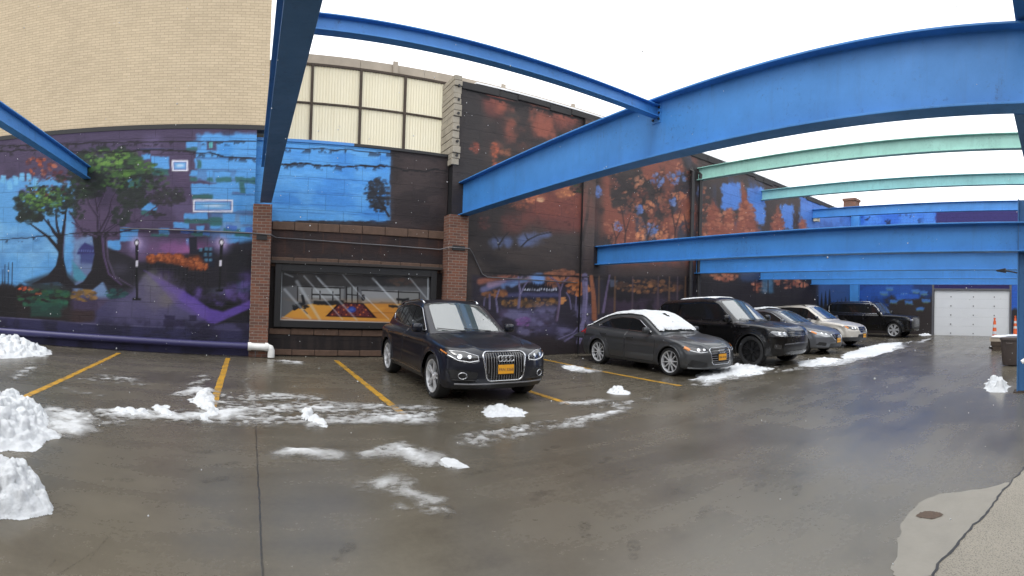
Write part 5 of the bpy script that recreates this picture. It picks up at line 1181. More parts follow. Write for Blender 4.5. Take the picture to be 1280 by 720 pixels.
# --- navy SUV, nearest
P_NAVY = paintmat('deep_navy_car_paint', (.0075, .009, .016), .2, .25)
q5 = dict(paint=P_NAVY, wb=2.807, of=.885, W=1.90, z0=.24, r=.368, ra=.425, rimr=.272, style='double', spokes=5, sw=.013, tw=.24,
    top=[(-2.4, .98), (-2.2, 1.06), (-1.0, 1.06), (.3, 1.04), (.9, 1.06), (1.4, 1.01), (1.9, .94), (2.2, .87), (2.35, .82)], side=[(.2, .07), (.34, .02), (.36, .0), (.55, .0), (.72, .012), (.84, .018), (.88, .006), (.95, .02), (1.05, .07), (1.15, .14)],
    front=[(.2, .12), (.34, .04), (.42, .01), (.6, 0), (.78, .03), (.86, .08), (.92, .16), (1.05, .4)], rear=[(.2, .15), (.4, .02), (.62, 0), (.8, .05), (1.0, .10), (1.1, .18)], roof=[(-1.95, 1.50), (-1.2, 1.60), (-.4, 1.645), (.2, 1.625), (.6, 1.54)],
    xc=.98, zc=1.04, xh=.02, zh=1.615, xbb=-2.26, zbb=1.05, xbt=-1.72, zbt=1.56, cw=.835, cz=1.0, tum=.33, fy=.27, fp=3.0, hoodbulge=.012, cr=.055,
    winline=[(.70, 1.075), (.10, 1.475), (-.10, 1.515), (-.6, 1.535), (-1.2, 1.505), (-1.62, 1.41), (-1.80, 1.29), (-1.62, 1.155), (-.6, 1.10)], pillars=[-.28, -1.22], ws=[(0, 1.085), (.66, 1.075), (.555, 1.545), (0, 1.59)], bl=[(0, 1.12), (.6, 1.12), (.52, 1.5), (0, 1.53)],
    doors=[[(.88, .40), (.92, .95), (.78, 1.045), (-.27, 1.075), (-.27, .38)], [(-.30, .38), (-.30, 1.075), (-1.36, 1.12), (-1.42, .92), (-1.12, .78), (-.97, .60), (-.93, .40)]], hz=[.90, .93], hood=[(.92, .0), (.94, .55), (1.05, .70), (1.6, .66), (2.08, .42), (2.14, .0)],
    front_regions=[('headlight', [(.435, .70), (.45, .79), (.66, .855), (.86, .865), (.93, .85), (.92, .77), (.78, .70), (.60, .675)], M['lens_dark'], -.004), ('grille', [(-.33, .85), (.33, .85), (.39, .80), (.325, .43), (.27, .39), (-.27, .39), (-.325, .43), (-.39, .80)], M['gloss_black'], -.01),
        ('intake', [(.50, .38), (.47, .53), (.74, .57), (.90, .56), (.86, .42), (.74, .37)], M['trim'], -.006), ('valance', [(-.88, .10), (-.82, .315), (.82, .315), (.88, .10)], M['trim'], .001)],
    rear_regions=[('tail_light', [(.5, .90), (.5, 1.02), (.93, 1.04), (.93, .88)], M['red_lens'], 0.)], mx=.62, mz=1.055, **{'or': .94})
q5['lipmat'] = P_NAVY
c, o = build_car(q5, 'parked_car', 'nearest dark navy SUV with roof rails, tall chrome framed grille and orange plate', 'car', (3.70, 7.56 + 1.4035 * .93), FACE, 1.1, .93)
gr = [(-.33, .85), (.33, .85), (.39, .80), (.325, .43), (.27, .39), (-.27, .39), (-.325, .43), (-.39, .80)]
G_ = o['grille'][0]
c.ribbons([outline(c, 'front', gr, .026, .012)], 'grille_frame', M['chrome'], G_)
c.bars(ys=[y for y in np.linspace(-.34, .34, 16)], zrng=lambda y: (.41 if abs(y) < .29 else .52, .83 if abs(y) < .32 else .80), r=.008, mt=simple('grey_grille_bar', (.16, .16, .165), .3, .5), parent=G_)
c.rings(.745, .047, .068, parent=G_); c.plate(.575, 'FRN 3268')
for i, h in enumerate(o['headlight']):
    sg = 1 if np.mean([v.co.y for v in h.data.vertices]) > 0 else -1; f = (lambda P: P) if sg > 0 else mir
    c.ribbons([(c.curve('front', f([(.455, .715), (.60, .69), (.77, .715), (.89, .785)]), closed=False), .016, .004, False), (c.curve('front', f([(.46, .785), (.66, .845), (.86, .855)]), closed=False), .010, .006, False), (c.curve('front', f([(.458, .72), (.465, .78)]), closed=False), .012, .006, False)], 'light_strip', M['reflector'], h)
    c.ribbons([(c.curve('front', f([(.895, .80), (.92, .845)]), closed=False), .03, .006, False)], 'side_reflector', M['amber'], h)
lampset(c, o, .772, ((.60, .032), (.74, .04)))
for it in o['intake']:
    sg = 1 if np.mean([v.co.y for v in it.data.vertices]) > 0 else -1; p = c.on(0, np.array([sg * .70]), np.array([.475]))[0]; n = c.grad(p[None])[0]; e1 = np.cross(n, [0, 0, 1.]); e1 /= np.linalg.norm(e1); e2 = np.cross(e1, n)
    MB().tube([p + n * .01 + e1 * .068 * math.cos(t) + e2 * .05 * math.sin(t) for t in np.linspace(0, 6.283, 25)[:-1]], .008, 6, closed=True).build('fog_ring', M['chrome'], it, smooth=True)
    for zz in (.42, .46, .50, .54): pass
    MB().tube(c.on(0, np.linspace(sg * .5, sg * .86, 8), np.full(8, .405)) + np.array([.006, 0, 0]), .009, 6).build('intake_blade', M['trim'], it, smooth=True)
c.ribbons([(c.curve('front', [(-.8, .335), (0, .345), (.8, .335)], closed=False), .03, .008, False)], 'skid_trim', simple('satin_trim', (.25, .25, .26), .4, .6), None)
c.rails(-1.55, -.05, .60, M['chrome'])
for sg in (-1, 1): c.ribbons([(c.curve('side', [(-.95, .355), (.92, .345)], sg, False), .03, .008, False)], 'sill_trim', M['chrome'])

# --- grey sedan under snow
P_GREY = paintmat('graphite_car_paint', (.055, .058, .062), .35, .28)
a3 = dict(paint=P_GREY, wb=2.637, of=.87, W=1.80, z0=.19, r=.325, ra=.372, rimr=.25, style='single', spokes=10, sw=.012, tw=.22,
    top=[(-2.4, .93), (-2.2, .985), (-1.9, 1.0), (-.5, .945), (.5, .925), (1.0, .94), (1.5, .87), (1.95, .77), (2.2, .67)], side=[(.15, .08), (.28, .02), (.45, .0), (.60, .005), (.74, .018), (.78, .004), (.86, .03), (.95, .08), (1.05, .15)],
    front=[(.12, .14), (.22, .03), (.40, 0), (.55, .02), (.66, .08), (.74, .18), (.85, .4)], rear=[(.15, .15), (.35, .02), (.6, 0), (.8, .05), (.93, .06), (1.0, .12)], roof=[(-1.2, 1.365), (-.5, 1.412), (.1, 1.405), (.5, 1.34)],
    xc=1.0, zc=.935, xh=.12, zh=1.39, xbb=-1.98, zbb=1.0, xbt=-1.0, zbt=1.39, cw=.785, cz=.93, tum=.385, fy=.34, cr=.05, ks=.06, hoodbulge=.01, hx=.2,
    winline=[(.60, .955), (.08, 1.235), (-.18, 1.285), (-.65, 1.285), (-1.08, 1.215), (-1.52, 1.04), (-1.46, 1.0), (-.4, .97)], pillars=[-.25, -1.08], ws=[(0, .985), (.62, .975), (.50, 1.315), (0, 1.345)], bl=[(0, 1.05), (.6, 1.05), (.5, 1.31), (0, 1.34)],
    doors=[[(.80, .28), (.84, .80), (.68, .93), (-.24, .955), (-.24, .27)], [(-.27, .27), (-.27, .955), (-1.24, 1.0), (-1.30, .86), (-1.02, .70), (-.87, .52), (-.84, .28)]], hz=[.80, .83], hood=[(.94, .0), (.96, .5), (1.1, .62), (1.6, .57), (2.0, .34), (2.04, .0)],
    front_regions=[('headlight', [(.41, .565), (.42, .645), (.62, .69), (.80, .715), (.875, .69), (.82, .61), (.64, .555)], M['lens_dark'], -.004), ('grille', [(-.31, .665), (.31, .665), (.37, .625), (.33, .34), (.27, .29), (-.27, .29), (-.33, .34), (-.37, .625)], M['gloss_black'], -.01), ('intake', [(.44, .235), (.46, .34), (.80, .42), (.84, .30), (.74, .23)], M['trim'], -.006)],
    rear_regions=[('tail_light', [(.42, .80), (.42, .92), (.88, .92), (.88, .78)], M['red_lens'], 0.)], mx=.55, mz=.94, msize=(.11, .19, .075), wsmat=M['glass_dim'], **{'or': .95})
c, o = build_car(a3, 'parked_car', 'graphite grey sedan with thick snow over its roof and windscreen', 'car', (9.04, 7.68 + 1.3185 * .94), FACE, .95, .94)
G_ = o['grille'][0]; gp = [(-.31, .665), (.31, .665), (.37, .625), (.33, .34), (.27, .29), (-.27, .29), (-.33, .34), (-.37, .625)]
c.ribbons([outline(c, 'front', gp, .02, .01)], 'grille_frame', M['chrome'], G_)
c.bars(zs=np.linspace(.33, .64, 7), half=lambda z: .30 if z < .36 else (.34 if z < .6 else .33), r=.008, mt=M['conduit'], parent=G_); c.rings(.585, .038, .055, parent=G_, t=.007); c.plate(.455, 'FBK 8190')
for i, h in enumerate(o['headlight']):
    sg = 1 if np.mean([v.co.y for v in h.data.vertices]) > 0 else -1; f = (lambda P: P) if sg > 0 else mir
    c.ribbons([(c.curve('front', f([(.43, .585), (.60, .57), (.80, .62)]), closed=False), .02, .006, False)], 'light_strip', M['reflector'], h); c.ribbons([(c.curve('front', f([(.80, .63), (.85, .69)]), closed=False), .07, .006, False)], 'side_reflector', M['amber'], h)
lampset(c, o, .635, ((.50, .032), (.63, .04)))
c.ribbons([(c.curve('front', [(-.82, .225), (-.4, .215), (0, .215), (.4, .215), (.82, .225)], closed=False), .03, .02, False)], 'splitter', P_GREY)
V, N = c.V, c.N; rag = (fbm(V[:, 1] * 4, V[:, 0] * 4, 0, 3, 4) - .5) * .12
mask = (c.isc & (c.kind != 0) & (N[:, 2] > .18) & (V[:, 2] > .985 + rag) & (np.abs(V[:, 1]) < (.70 - .385 * (V[:, 2] - .98) + .02))) | (~c.isc & (V[:, 0] < -1.72) & (V[:, 0] > -2.2 + rag) & (N[:, 2] > .4) & (np.abs(V[:, 1]) < .70))
mask &= ~((V[:, 0] > .1) & (V[:, 0] < .28) & (np.abs(V[:, 1] - .12 - rag) < .07))
c.snowcap(mask, .065, 'thick white snow covering roof, windscreen and rear glass of the graphite sedan', seed=5)

# --- big black SUV with square lamps
P_BLACK = paintmat('black_car_paint', (.0045, .0045, .005), .1, .22)
rr = dict(paint=P_BLACK, wb=2.923, of=.87, W=2.0, z0=.27, r=.395, ra=.45, rimr=.29, style='vee', spokes=7, sw=.014, tw=.26, rimmat=M['blackalloy'],
    top=[(-2.7, 1.08), (-2.3, 1.16), (-1, 1.15), (.4, 1.125), (1.0, 1.14), (1.6, 1.11), (2.1, 1.03), (2.4, .95)], side=[(.2, .08), (.36, .02), (.5, .0), (.8, .0), (.95, .012), (1.0, .004), (1.08, .03), (1.2, .09)],
    front=[(.2, .16), (.34, .04), (.5, 0), (.78, .0), (.92, .05), (1.0, .12), (1.15, .35)], rear=[(.2, .2), (.4, .04), (.6, 0), (1.0, .04), (1.2, .12)], roof=[(-2.2, 1.65), (-1.2, 1.73), (-.4, 1.775), (.3, 1.755), (.7, 1.66)],
    xc=1.02, zc=1.115, xh=.16, zh=1.745, xbb=-2.44, zbb=1.15, xbt=-2.02, zbt=1.67, cw=.885, cz=1.1, tum=.27, fy=.26, fp=3., cr=.04, hoodbulge=.012,
    winline=[(.80, 1.145), (.20, 1.60), (-.05, 1.645), (-1.0, 1.635), (-1.95, 1.545), (-2.10, 1.46), (-2.02, 1.24), (-.6, 1.175)], pillars=[-.25, -1.25], chrome_win=False, ws=[(0, 1.165), (.72, 1.155), (.61, 1.67), (0, 1.715)], bl=[(0, 1.22), (.64, 1.22), (.56, 1.58), (0, 1.62)],
    doors=[[(.95, .42), (.98, 1.0), (.84, 1.11), (-.24, 1.14), (-.24, .40)], [(-.27, .40), (-.27, 1.14), (-1.42, 1.19), (-1.48, .98), (-1.2, .84), (-1.03, .66), (-.99, .42)]], hz=[1.0, 1.02], hood=[(.96, .0), (.98, .6), (1.1, .76), (1.7, .76), (2.16, .60), (2.2, .0)],
    front_regions=[('headlight', [(.50, .80), (.50, .895), (.72, .925), (.90, .94), (.955, .90), (.88, .83), (.70, .79)], M['lens'], -.004), ('grille', [(-.46, .925), (.46, .925), (.45, .785), (-.45, .785)], M['gloss_black'], -.012), ('intake', [(-.60, .40), (.60, .40), (.66, .57), (-.66, .57)], M['trim'], -.01), ('fog_panel', [(.70, .47), (.70, .58), (.90, .60), (.90, .49)], M['lens_dark'], -.004)],
    rear_regions=[('tail_light', [(.55, .92), (.55, 1.08), (.96, 1.08), (.96, .9)], M['red_lens'], 0.)], mx=.68, mz=1.13, msize=(.13, .22, .10), hx=.2, **{'or': 1.04})
c, o = build_car(rr, 'parked_car', 'big black SUV with black wheels and square lamps beside the snowy sedan', 'car', (12.0, 7.46 + 1.4615), FACE, .95)
c.bars(zs=np.linspace(.80, .91, 4), half=lambda z: .44, r=.007, mt=M['lens_dark'], parent=o['grille'][0]); lampset(c, o, .865, ((.60, .045), (.75, .045)))
c.ribbons([(c.curve('front', [(-.62, .585), (0, .60), (.62, .585)], closed=False), .035, .012, False)], 'bumper_bar', simple('grey_bumper_bar', (.08, .08, .085), .35, .4)); [c.ribbons([(c.curve('side', [(1.16, 1.0), (1.42, 1.03)], s_, False), .05, .006, False)], 'fender_vent', M['lens_dark']) for s_ in (-1, 1)]
def hood_text(c, text, x, size, mt):
    cu = bpy.data.curves.new('t', 'FONT'); cu.body = text; cu.size = size; cu.align_x = 'CENTER'; cu.space_character = 1.5
    to = bpy.data.objects.new('tmp', cu); C.objects.link(to); bpy.context.view_layer.update(); me = bpy.data.meshes.new_from_object(to.evaluated_get(bpy.context.evaluated_depsgraph_get())); bpy.data.objects.remove(to)
    co = np.array([v.co[:] for v in me.vertices]); P = c.on(2, x - co[:, 1], co[:, 0] * 1.0); P[:, 2] += .004
    me.vertices.foreach_set('co', P.astype(np.float32).ravel()); me.update(); me.materials.append(mt); ob = bpy.data.objects.new('lettering', me); C.objects.link(ob); ob.parent = c.e
hood_text(c, 'RANGE ROVER', 2.20, .055, M['chrome'])
V, N = c.V, c.N; rag = (fbm(V[:, 1] * 3, V[:, 0] * 3, 0, 6, 4) - .5) * .5
c.snowcap(c.isc & (N[:, 2] > .93) & (V[:, 0] < -.05 + rag) & (V[:, 0] > -1.5 + rag) & (np.abs(V[:, 1] + rag * .4) < .5), .03, 'thin strip of snow on the roof of the big black SUV', seed=9)

# --- small grey sedan beyond it
al = dict(paint=paintmat('slate_grey_car_paint', (.10, .105, .115), .35, .28), wb=2.776, of=.96, W=1.83, z0=.2, r=.335, ra=.38, rimr=.24, style='double', spokes=5, sw=.018, tw=.22,
    top=[(-2.6, .97), (-2.2, 1.04), (-1.5, 1.0), (-.4, .975), (.6, .955), (1.05, .975), (1.6, .90), (2.1, .78), (2.4, .66)], side=[(.15, .08), (.28, .02), (.5, .0), (.7, .012), (.8, .004), (.9, .04), (1.0, .1)],
    front=[(.12, .14), (.24, .03), (.42, 0), (.58, .02), (.70, .10), (.78, .2), (.9, .45)], rear=[(.15, .15), (.35, .02), (.6, 0), (.85, .06), (1.0, .1)], roof=[(-1.2, 1.39), (-.4, 1.465), (.2, 1.45), (.6, 1.37)],
    xc=1.14, zc=.975, xh=.14, zh=1.445, xbb=-2.0, zbb=1.04, xbt=-1.0, zbt=1.43, cw=.80, cz=.96, tum=.38, fy=.42, cr=.05, ks=.06,
    winline=[(.76, .995), (.12, 1.315), (-.2, 1.36), (-.7, 1.35), (-1.1, 1.265), (-1.52, 1.08), (-1.45, 1.035), (-.4, 1.005)], pillars=[-.28, -1.15], ws=[(0, 1.02), (.64, 1.01), (.53, 1.37), (0, 1.40)], bl=[(0, 1.09), (.6, 1.09), (.5, 1.36), (0, 1.39)],
    doors=[[(.88, .30), (.92, .84), (.80, .97), (-.27, .99), (-.27, .28)], [(-.30, .28), (-.30, .99), (-1.3, 1.035), (-1.36, .88), (-1.06, .72), (-.90, .54), (-.88, .30)]], hz=[.84, .87], hood=[(1.06, .0), (1.08, .52), (1.2, .66), (1.7, .62), (2.1, .40), (2.16, .0)],
    front_regions=[('headlight', [(.42, .60), (.46, .66), (.66, .73), (.86, .80), (.91, .77), (.82, .65), (.62, .58)], M['lens'], -.004), ('grille', [(-.38, .665), (.38, .665), (.30, .52), (.18, .47), (-.18, .47), (-.30, .52)], M['gloss_black'], -.01), ('intake', [(-.5, .24), (.5, .24), (.46, .37), (-.46, .37)], M['trim'], -.01), ('fog_panel', [(.62, .29), (.60, .39), (.82, .43), (.86, .33)], M['trim'], -.006)],
    rear_regions=[('tail_light', [(.5, .86), (.5, .98), (.88, .98), (.88, .82)], M['red_lens'], 0.)], mx=.70, mz=.98, msize=(.11, .19, .08), **{'or': 1.12})
c, o = build_car(al, 'parked_car', 'slate grey sedan with a reddish plate between black SUV and silver wagon', 'car', (15.7, 8.05 + 1.388), FACE, .8)
c.ribbons([outline(c, 'front', [(-.38, .665), (.38, .665), (.30, .52), (.18, .47), (-.18, .47), (-.30, .52)], .03, .01)], 'grille_frame', M['chrome'], o['grille'][0]); lampset(c, o, lambda y: .55 + .22 * y, ((.56, .035), (.68, .04)))
for i, h in enumerate(o['headlight']):
    sg = 1 if np.mean([v.co.y for v in h.data.vertices]) > 0 else -1; f = (lambda P: P) if sg > 0 else mir
    c.ribbons([(c.curve('front', f([(.82, .69), (.875, .76)]), closed=False), .06, .006, False)], 'side_reflector', M['amber'], h)
c.plate(.46, 'GWT 2274'); c.bars(zs=(.52, .56, .60, .64), half=lambda z: .2 + (z - .47) * .8, r=.006, mt=M['lens_dark'], parent=o['grille'][0])
p = c.on(0, np.array([0.]), np.array([.575]))[0]; MB().tube([p + np.array([.03, .075 * math.cos(t), .06 * math.sin(t)]) for t in np.linspace(0, 6.283, 21)[:-1]], .008, 6, closed=True).tube([p + np.array([.03, -.095, 0]), p + np.array([.03, .095, 0])], .01, 6).build('badge', M['chrome'], o['grille'][0])
V, N = c.V, c.N; rag = (fbm(V[:, 1] * 3, V[:, 0] * 3, 0, 8, 4) - .5) * .4
c.snowcap(c.isc & (N[:, 2] > .8) & (V[:, 0] < -.25 + rag) & (V[:, 0] > -1.7) & (np.abs(V[:, 1]) < .58), .06, 'patch of snow on the rear roof of the slate grey sedan', seed=12)

# --- silver wagon
P_SIL = paintmat('champagne_silver_car_paint', (.52, .49, .44), .35, .3)
ob = dict(paint=P_SIL, wb=2.745, of=.94, W=1.84, z0=.25, r=.345, ra=.395, rimr=.23, style='double', spokes=5, sw=.02, tw=.22,
    top=[(-2.6, .98), (-2.3, 1.05), (-1, 1.04), (.4, 1.015), (1.0, 1.035), (1.5, .98), (2.0, .88), (2.35, .76)], side=[(.15, .06), (.30, .02), (.5, .0), (.75, .012), (.86, .004), (.95, .03), (1.05, .08)],
    front=[(.15, .14), (.28, .03), (.45, 0), (.64, .02), (.78, .08), (.86, .16), (1., .45)], rear=[(.2, .15), (.4, .02), (.6, 0), (.9, .05), (1.1, .12)], roof=[(-2.0, 1.50), (-1.0, 1.59), (-.3, 1.63), (.2, 1.61), (.6, 1.53)],
    xc=1.04, zc=1.03, xh=.06, zh=1.60, xbb=-2.42, zbb=1.05, xbt=-1.88, zbt=1.53, cw=.815, cz=1.0, tum=.34, fy=.36, cr=.05,
    winline=[(.74, 1.055), (.10, 1.455), (-.15, 1.495), (-.7, 1.505), (-1.3, 1.475), (-1.85, 1.36), (-2.0, 1.24), (-1.8, 1.12), (-.6, 1.075)], pillars=[-.28, -1.25], chrome_win=False, ws=[(0, 1.08), (.66, 1.07), (.545, 1.52), (0, 1.56)], bl=[(0, 1.12), (.6, 1.12), (.5, 1.46), (0, 1.49)],
    doors=[[(.86, .40), (.90, .90), (.78, 1.03), (-.27, 1.055), (-.27, .38)], [(-.30, .38), (-.30, 1.055), (-1.34, 1.10), (-1.40, .9), (-1.08, .76), (-.93, .58), (-.90, .40)]], hz=[.88, .9], hood=[(.96, .0), (.98, .52), (1.1, .67), (1.6, .63), (2.06, .42), (2.12, .0)],
    front_regions=[('headlight', [(.42, .70), (.44, .77), (.64, .82), (.84, .855), (.90, .82), (.82, .73), (.6, .68)], M['lens_dark'], -.004), ('grille', [(-.36, .80), (.36, .80), (.39, .74), (.33, .58), (-.33, .58), (-.39, .74)], M['gloss_black'], -.01), ('bumper', [(-.95, .15), (-.93, .36), (-.5, .40), (-.45, .52), (.45, .52), (.5, .40), (.93, .36), (.95, .15)], M['trim'], .002)],
    cladding=[(-2.3, .2), (-2.3, .42), (-1.9, .42), (-.9, .36), (.9, .36), (1.9, .42), (2.3, .42), (2.3, .2)], rear_regions=[('tail_light', [(.5, .86), (.5, 1.0), (.88, 1.0), (.88, .82)], M['red_lens'], 0.)], mx=.64, mz=1.04, mirmat=M['gloss_black'], lipmat=M['trim'], wsmat=M['glass_dim'], **{'or': 1.14})
c, o = build_car(ob, 'parked_car', 'champagne silver wagon with black roof rails behind the slate grey sedan', 'car', (18.85, 8.35 + 1.3725), FACE, .8)
c.ribbons([outline(c, 'front', [(-.36, .80), (.36, .80), (.39, .74), (.33, .58), (-.33, .58), (-.39, .74)], .025, .01)], 'grille_frame', M['chrome'], o['grille'][0]); c.bars(zs=(.66, .73), half=lambda z: .36, r=.01, mt=M['conduit'], parent=o['grille'][0]); lampset(c, o, .76, ((.54, .04), (.67, .04))); c.rails(-1.75, -.0, .585, M['trim'], .06); c.plate(.455, 'HCD 4471')
for i, h in enumerate(o['headlight']):
    sg = 1 if np.mean([v.co.y for v in h.data.vertices]) > 0 else -1; f = (lambda P: P) if sg > 0 else mir
    c.ribbons([(c.curve('front', f([(.81, .76), (.86, .83)]), closed=False), .06, .006, False)], 'side_reflector', M['amber'], h)

# --- long black SUV at the end
yk = dict(paint=P_BLACK, wb=2.946, of=1.0, W=2.04, z0=.33, r=.405, ra=.455, rimr=.295, style='double', spokes=6, sw=.03, tw=.27,
    top=[(-2.8, 1.15), (-2.5, 1.21), (-1, 1.20), (.4, 1.185), (1.0, 1.20), (1.6, 1.18), (2.2, 1.13), (2.5, 1.06)], side=[(.25, .06), (.42, .01), (.6, .0), (.95, .0), (1.05, .012), (1.1, .006), (1.18, .04), (1.3, .1)],
    front=[(.25, .12), (.38, .03), (.5, 0), (.9, .0), (1.05, .05), (1.12, .1), (1.25, .3)], rear=[(.3, .12), (.5, .0), (1.0, .02), (1.25, .06)], roof=[(-2.6, 1.80), (-1.8, 1.86), (-.4, 1.89), (.4, 1.87), (.8, 1.8)],
    xc=1.0, zc=1.185, xh=.32, zh=1.855, xbb=-2.66, zbb=1.2, xbt=-2.45, zbt=1.80, cw=.925, cz=1.18, tum=.22, fy=.20, fp=3.2, cr=.03,
    winline=[(.80, 1.22), (.32, 1.68), (.1, 1.745), (-1.0, 1.755), (-2.25, 1.72), (-2.38, 1.62), (-2.36, 1.27), (-.6, 1.235)], pillars=[-.22, -1.28], ws=[(0, 1.23), (.76, 1.22), (.67, 1.78), (0, 1.82)], bl=[(0, 1.27), (.66, 1.27), (.6, 1.7), (0, 1.74)],
    doors=[[(.95, .46), (.98, 1.06), (.86, 1.18), (-.21, 1.20), (-.21, .44)], [(-.24, .44), (-.24, 1.20), (-1.42, 1.22), (-1.48, 1.02), (-1.2, .88), (-1.03, .68), (-.99, .46)]], hz=[1.05, 1.06], hood=[(.98, .0), (1.0, .62), (1.1, .80), (1.7, .80), (2.25, .70), (2.3, .0)],
    front_regions=[('headlight', [(.58, .82), (.58, 1.04), (.80, 1.04), (.96, 1.03), (.985, .96), (.86, .82)], M['lens_dark'], -.004), ('grille', [(-.54, 1.06), (.54, 1.06), (.50, .70), (-.50, .70)], M['gloss_black'], -.012), ('intake', [(-.6, .46), (.6, .46), (.6, .58), (-.6, .58)], M['trim'], -.01)],
    rear_regions=[('tail_light', [(.72, .95), (.72, 1.4), (.98, 1.4), (.98, .95)], M['red_lens'], 0.)], mx=.66, mz=1.2, msize=(.13, .24, .12), **{'or': 1.23})
c, o = build_car(yk, 'parked_car', 'long boxy black SUV farthest along the row near the garage door', 'car', (26.35, 8.35 + 1.473), FACE, .75)
c.ribbons([outline(c, 'front', [(-.54, 1.06), (.54, 1.06), (.50, .70), (-.50, .70)], .02, .01)], 'grille_frame', M['conduit'], o['grille'][0]); c.bars(zs=(.77, .84, .91, .98), half=lambda z: .48, r=.008, mt=M['conduit'], parent=o['grille'][0]); lampset(c, o, .95, ((.68, .05), (.82, .05))); c.rails(-2.1, .1, .68, M['chrome'], .05)

# ------------------------------------------------------------------ snow on the ground
def slushmat():
    n = NT('slush'); a = n.n('VertexColor'); a.layer_name = 'paint'; v = n.coord(); e = n.math('ADD', n.math('MULTIPLY', n.noise(v, 26, 10, .8), .6), n.math('MULTIPLY', n.noise(n.coord((6, 30, 1), (0, 0, .4)), 1.6, 6, .7), .4))
    t = n.ramp(n.math('ADD', a.outputs[0], n.math('MULTIPLY', n.math('SUBTRACT', e, .5), 1.2)), [(.30, 0.), (1., 1.)])
    n.bs(Base_Color=n.mix(t, (.25, .24, .22), (.60, .615, .63)), Roughness=n.math('ADD', n.math('MULTIPLY', t, .4), .2)); n.bump(e, .5, .015)
    tr = n.n('BsdfTransparent'); mx = n.n('MixShader'); n.l(n.ramp(n.math('ADD', a.outputs[0], n.math('MULTIPLY', n.math('SUBTRACT', e, .5), 1.5)), [(.10, 0.), (.45, .6), (1., .9)]), mx.inputs[0]); n.l(tr.outputs[0], mx.inputs[1]); n.l(n.b.outputs[0], mx.inputs[2]); n.l(mx.outputs[0], n.out.inputs[0]); return n.m
M['slush'] = slushmat()
def snow_heap(name, lab, outline, H, seed, lumps=60, st=.025, lr=(.06, .16), flat=.5, group='snow heaps on the concrete', cat='snow heap'):
    """outline: survey points on the ground; a cleared-snow heap of frozen lumps"""
    pts = np.array([gpt(*p) for p in outline]); c = pts.mean(0); Q = [tuple(p - c) for p in pts]
    lo, hi = pts.min(0) - c - .1, pts.max(0) - c + .1; nx, ny = int((hi[0] - lo[0]) / st) + 2, int((hi[1] - lo[1]) / st) + 2
    X, Y = np.meshgrid(lo[0] + np.arange(nx) * st, lo[1] + np.arange(ny) * st)
    wx, wy = (fbm(X * 3, Y * 3, 0, seed, 4) - .5) * .35, (fbm(X * 3, Y * 3, 5, seed, 4) - .5) * .35
    d, _, _ = near(Q, X + wx, Y + wy); ins = inpoly(Q, X + wx, Y + wy); d = np.where(ins, d, -d)
    size = max(d.max(), .05); base = np.clip(d / size, 0, 1) ** .6 * H * flat; g = np.random.default_rng(seed); Z = base * (.6 + .8 * fbm(X * 5, Y * 5, 2, seed, 4))
    cand = np.argwhere(d > size * .08)
    for k in range(lumps):
        if not len(cand): break
        j, i = cand[g.integers(len(cand))]; r = g.uniform(*lr) * (.5 + .5 * d[j, i] / size) ; zc = base[j, i] * 1.1 + H * (1 - flat) * g.uniform(-.1, 1) * (d[j, i] / size)
        q = (X - X[j, i]) ** 2 + (Y - Y[j, i]) ** 2; m = q < r * r; Z[m] = np.maximum(Z[m], zc + np.sqrt(r * r - q[m]) * .9 - r * .4)
    Z = np.clip(Z, 0, None); Z = Z / Z.max() * H * .9
    n1 = fbm(X * 20, Y * 20, 1, seed + 3, 5) - .5; Z = np.where(d > -.02, Z + n1 * min(.10, H * .45) * np.clip(d / .06 + .4, 0, 1), -1)
    fo = .03 + H * .22; Z = Z * np.clip(d / fo, 0, 1) ** .5; keep = d > -st * 1.2
    V = np.stack([X, Y, np.maximum(Z, .002)], -1).reshape(-1, 3); i = np.arange((nx - 1) * (ny - 1)); r, cc = i // (nx - 1), i % (nx - 1); a = r * nx + cc
    F = np.stack([a, a + 1, a + nx + 1, a + nx], 1); F = F[keep.ravel()[F].all(1)]; u, inv = np.unique(F, return_inverse=True)
    o = npmesh(name, V[u], inv.reshape(F.shape), M['snow'], None, loc=(c[0], c[1], 0)); return tag(o, lab, cat, group, 'thing')
snow_heap('snow_heap', 'low heap of lumpy snow against the foot of the painted park wall', ((-60, 432), (0, 427), (40, 429), (64, 438), (60, 446), (20, 448), (-60, 452)), .40, 1, 170, .022, (.04, .13))
snow_heap('snow_heap', 'big lumpy snow heap with a scraped smear trailing from it', ((-60, 520), (0, 500), (35, 500), (60, 520), (66, 545), (40, 558), (0, 566), (-60, 572)), .40, 2, 240, .014, (.03, .11))
snow_heap('snow_heap', 'rounded snow heap closest to the camera at the picture edge', ((-60, 600), (0, 590), (30, 598), (52, 618), (50, 640), (30, 652), (0, 652), (-60, 660)), .30, 3, 240, .011, (.025, .085))
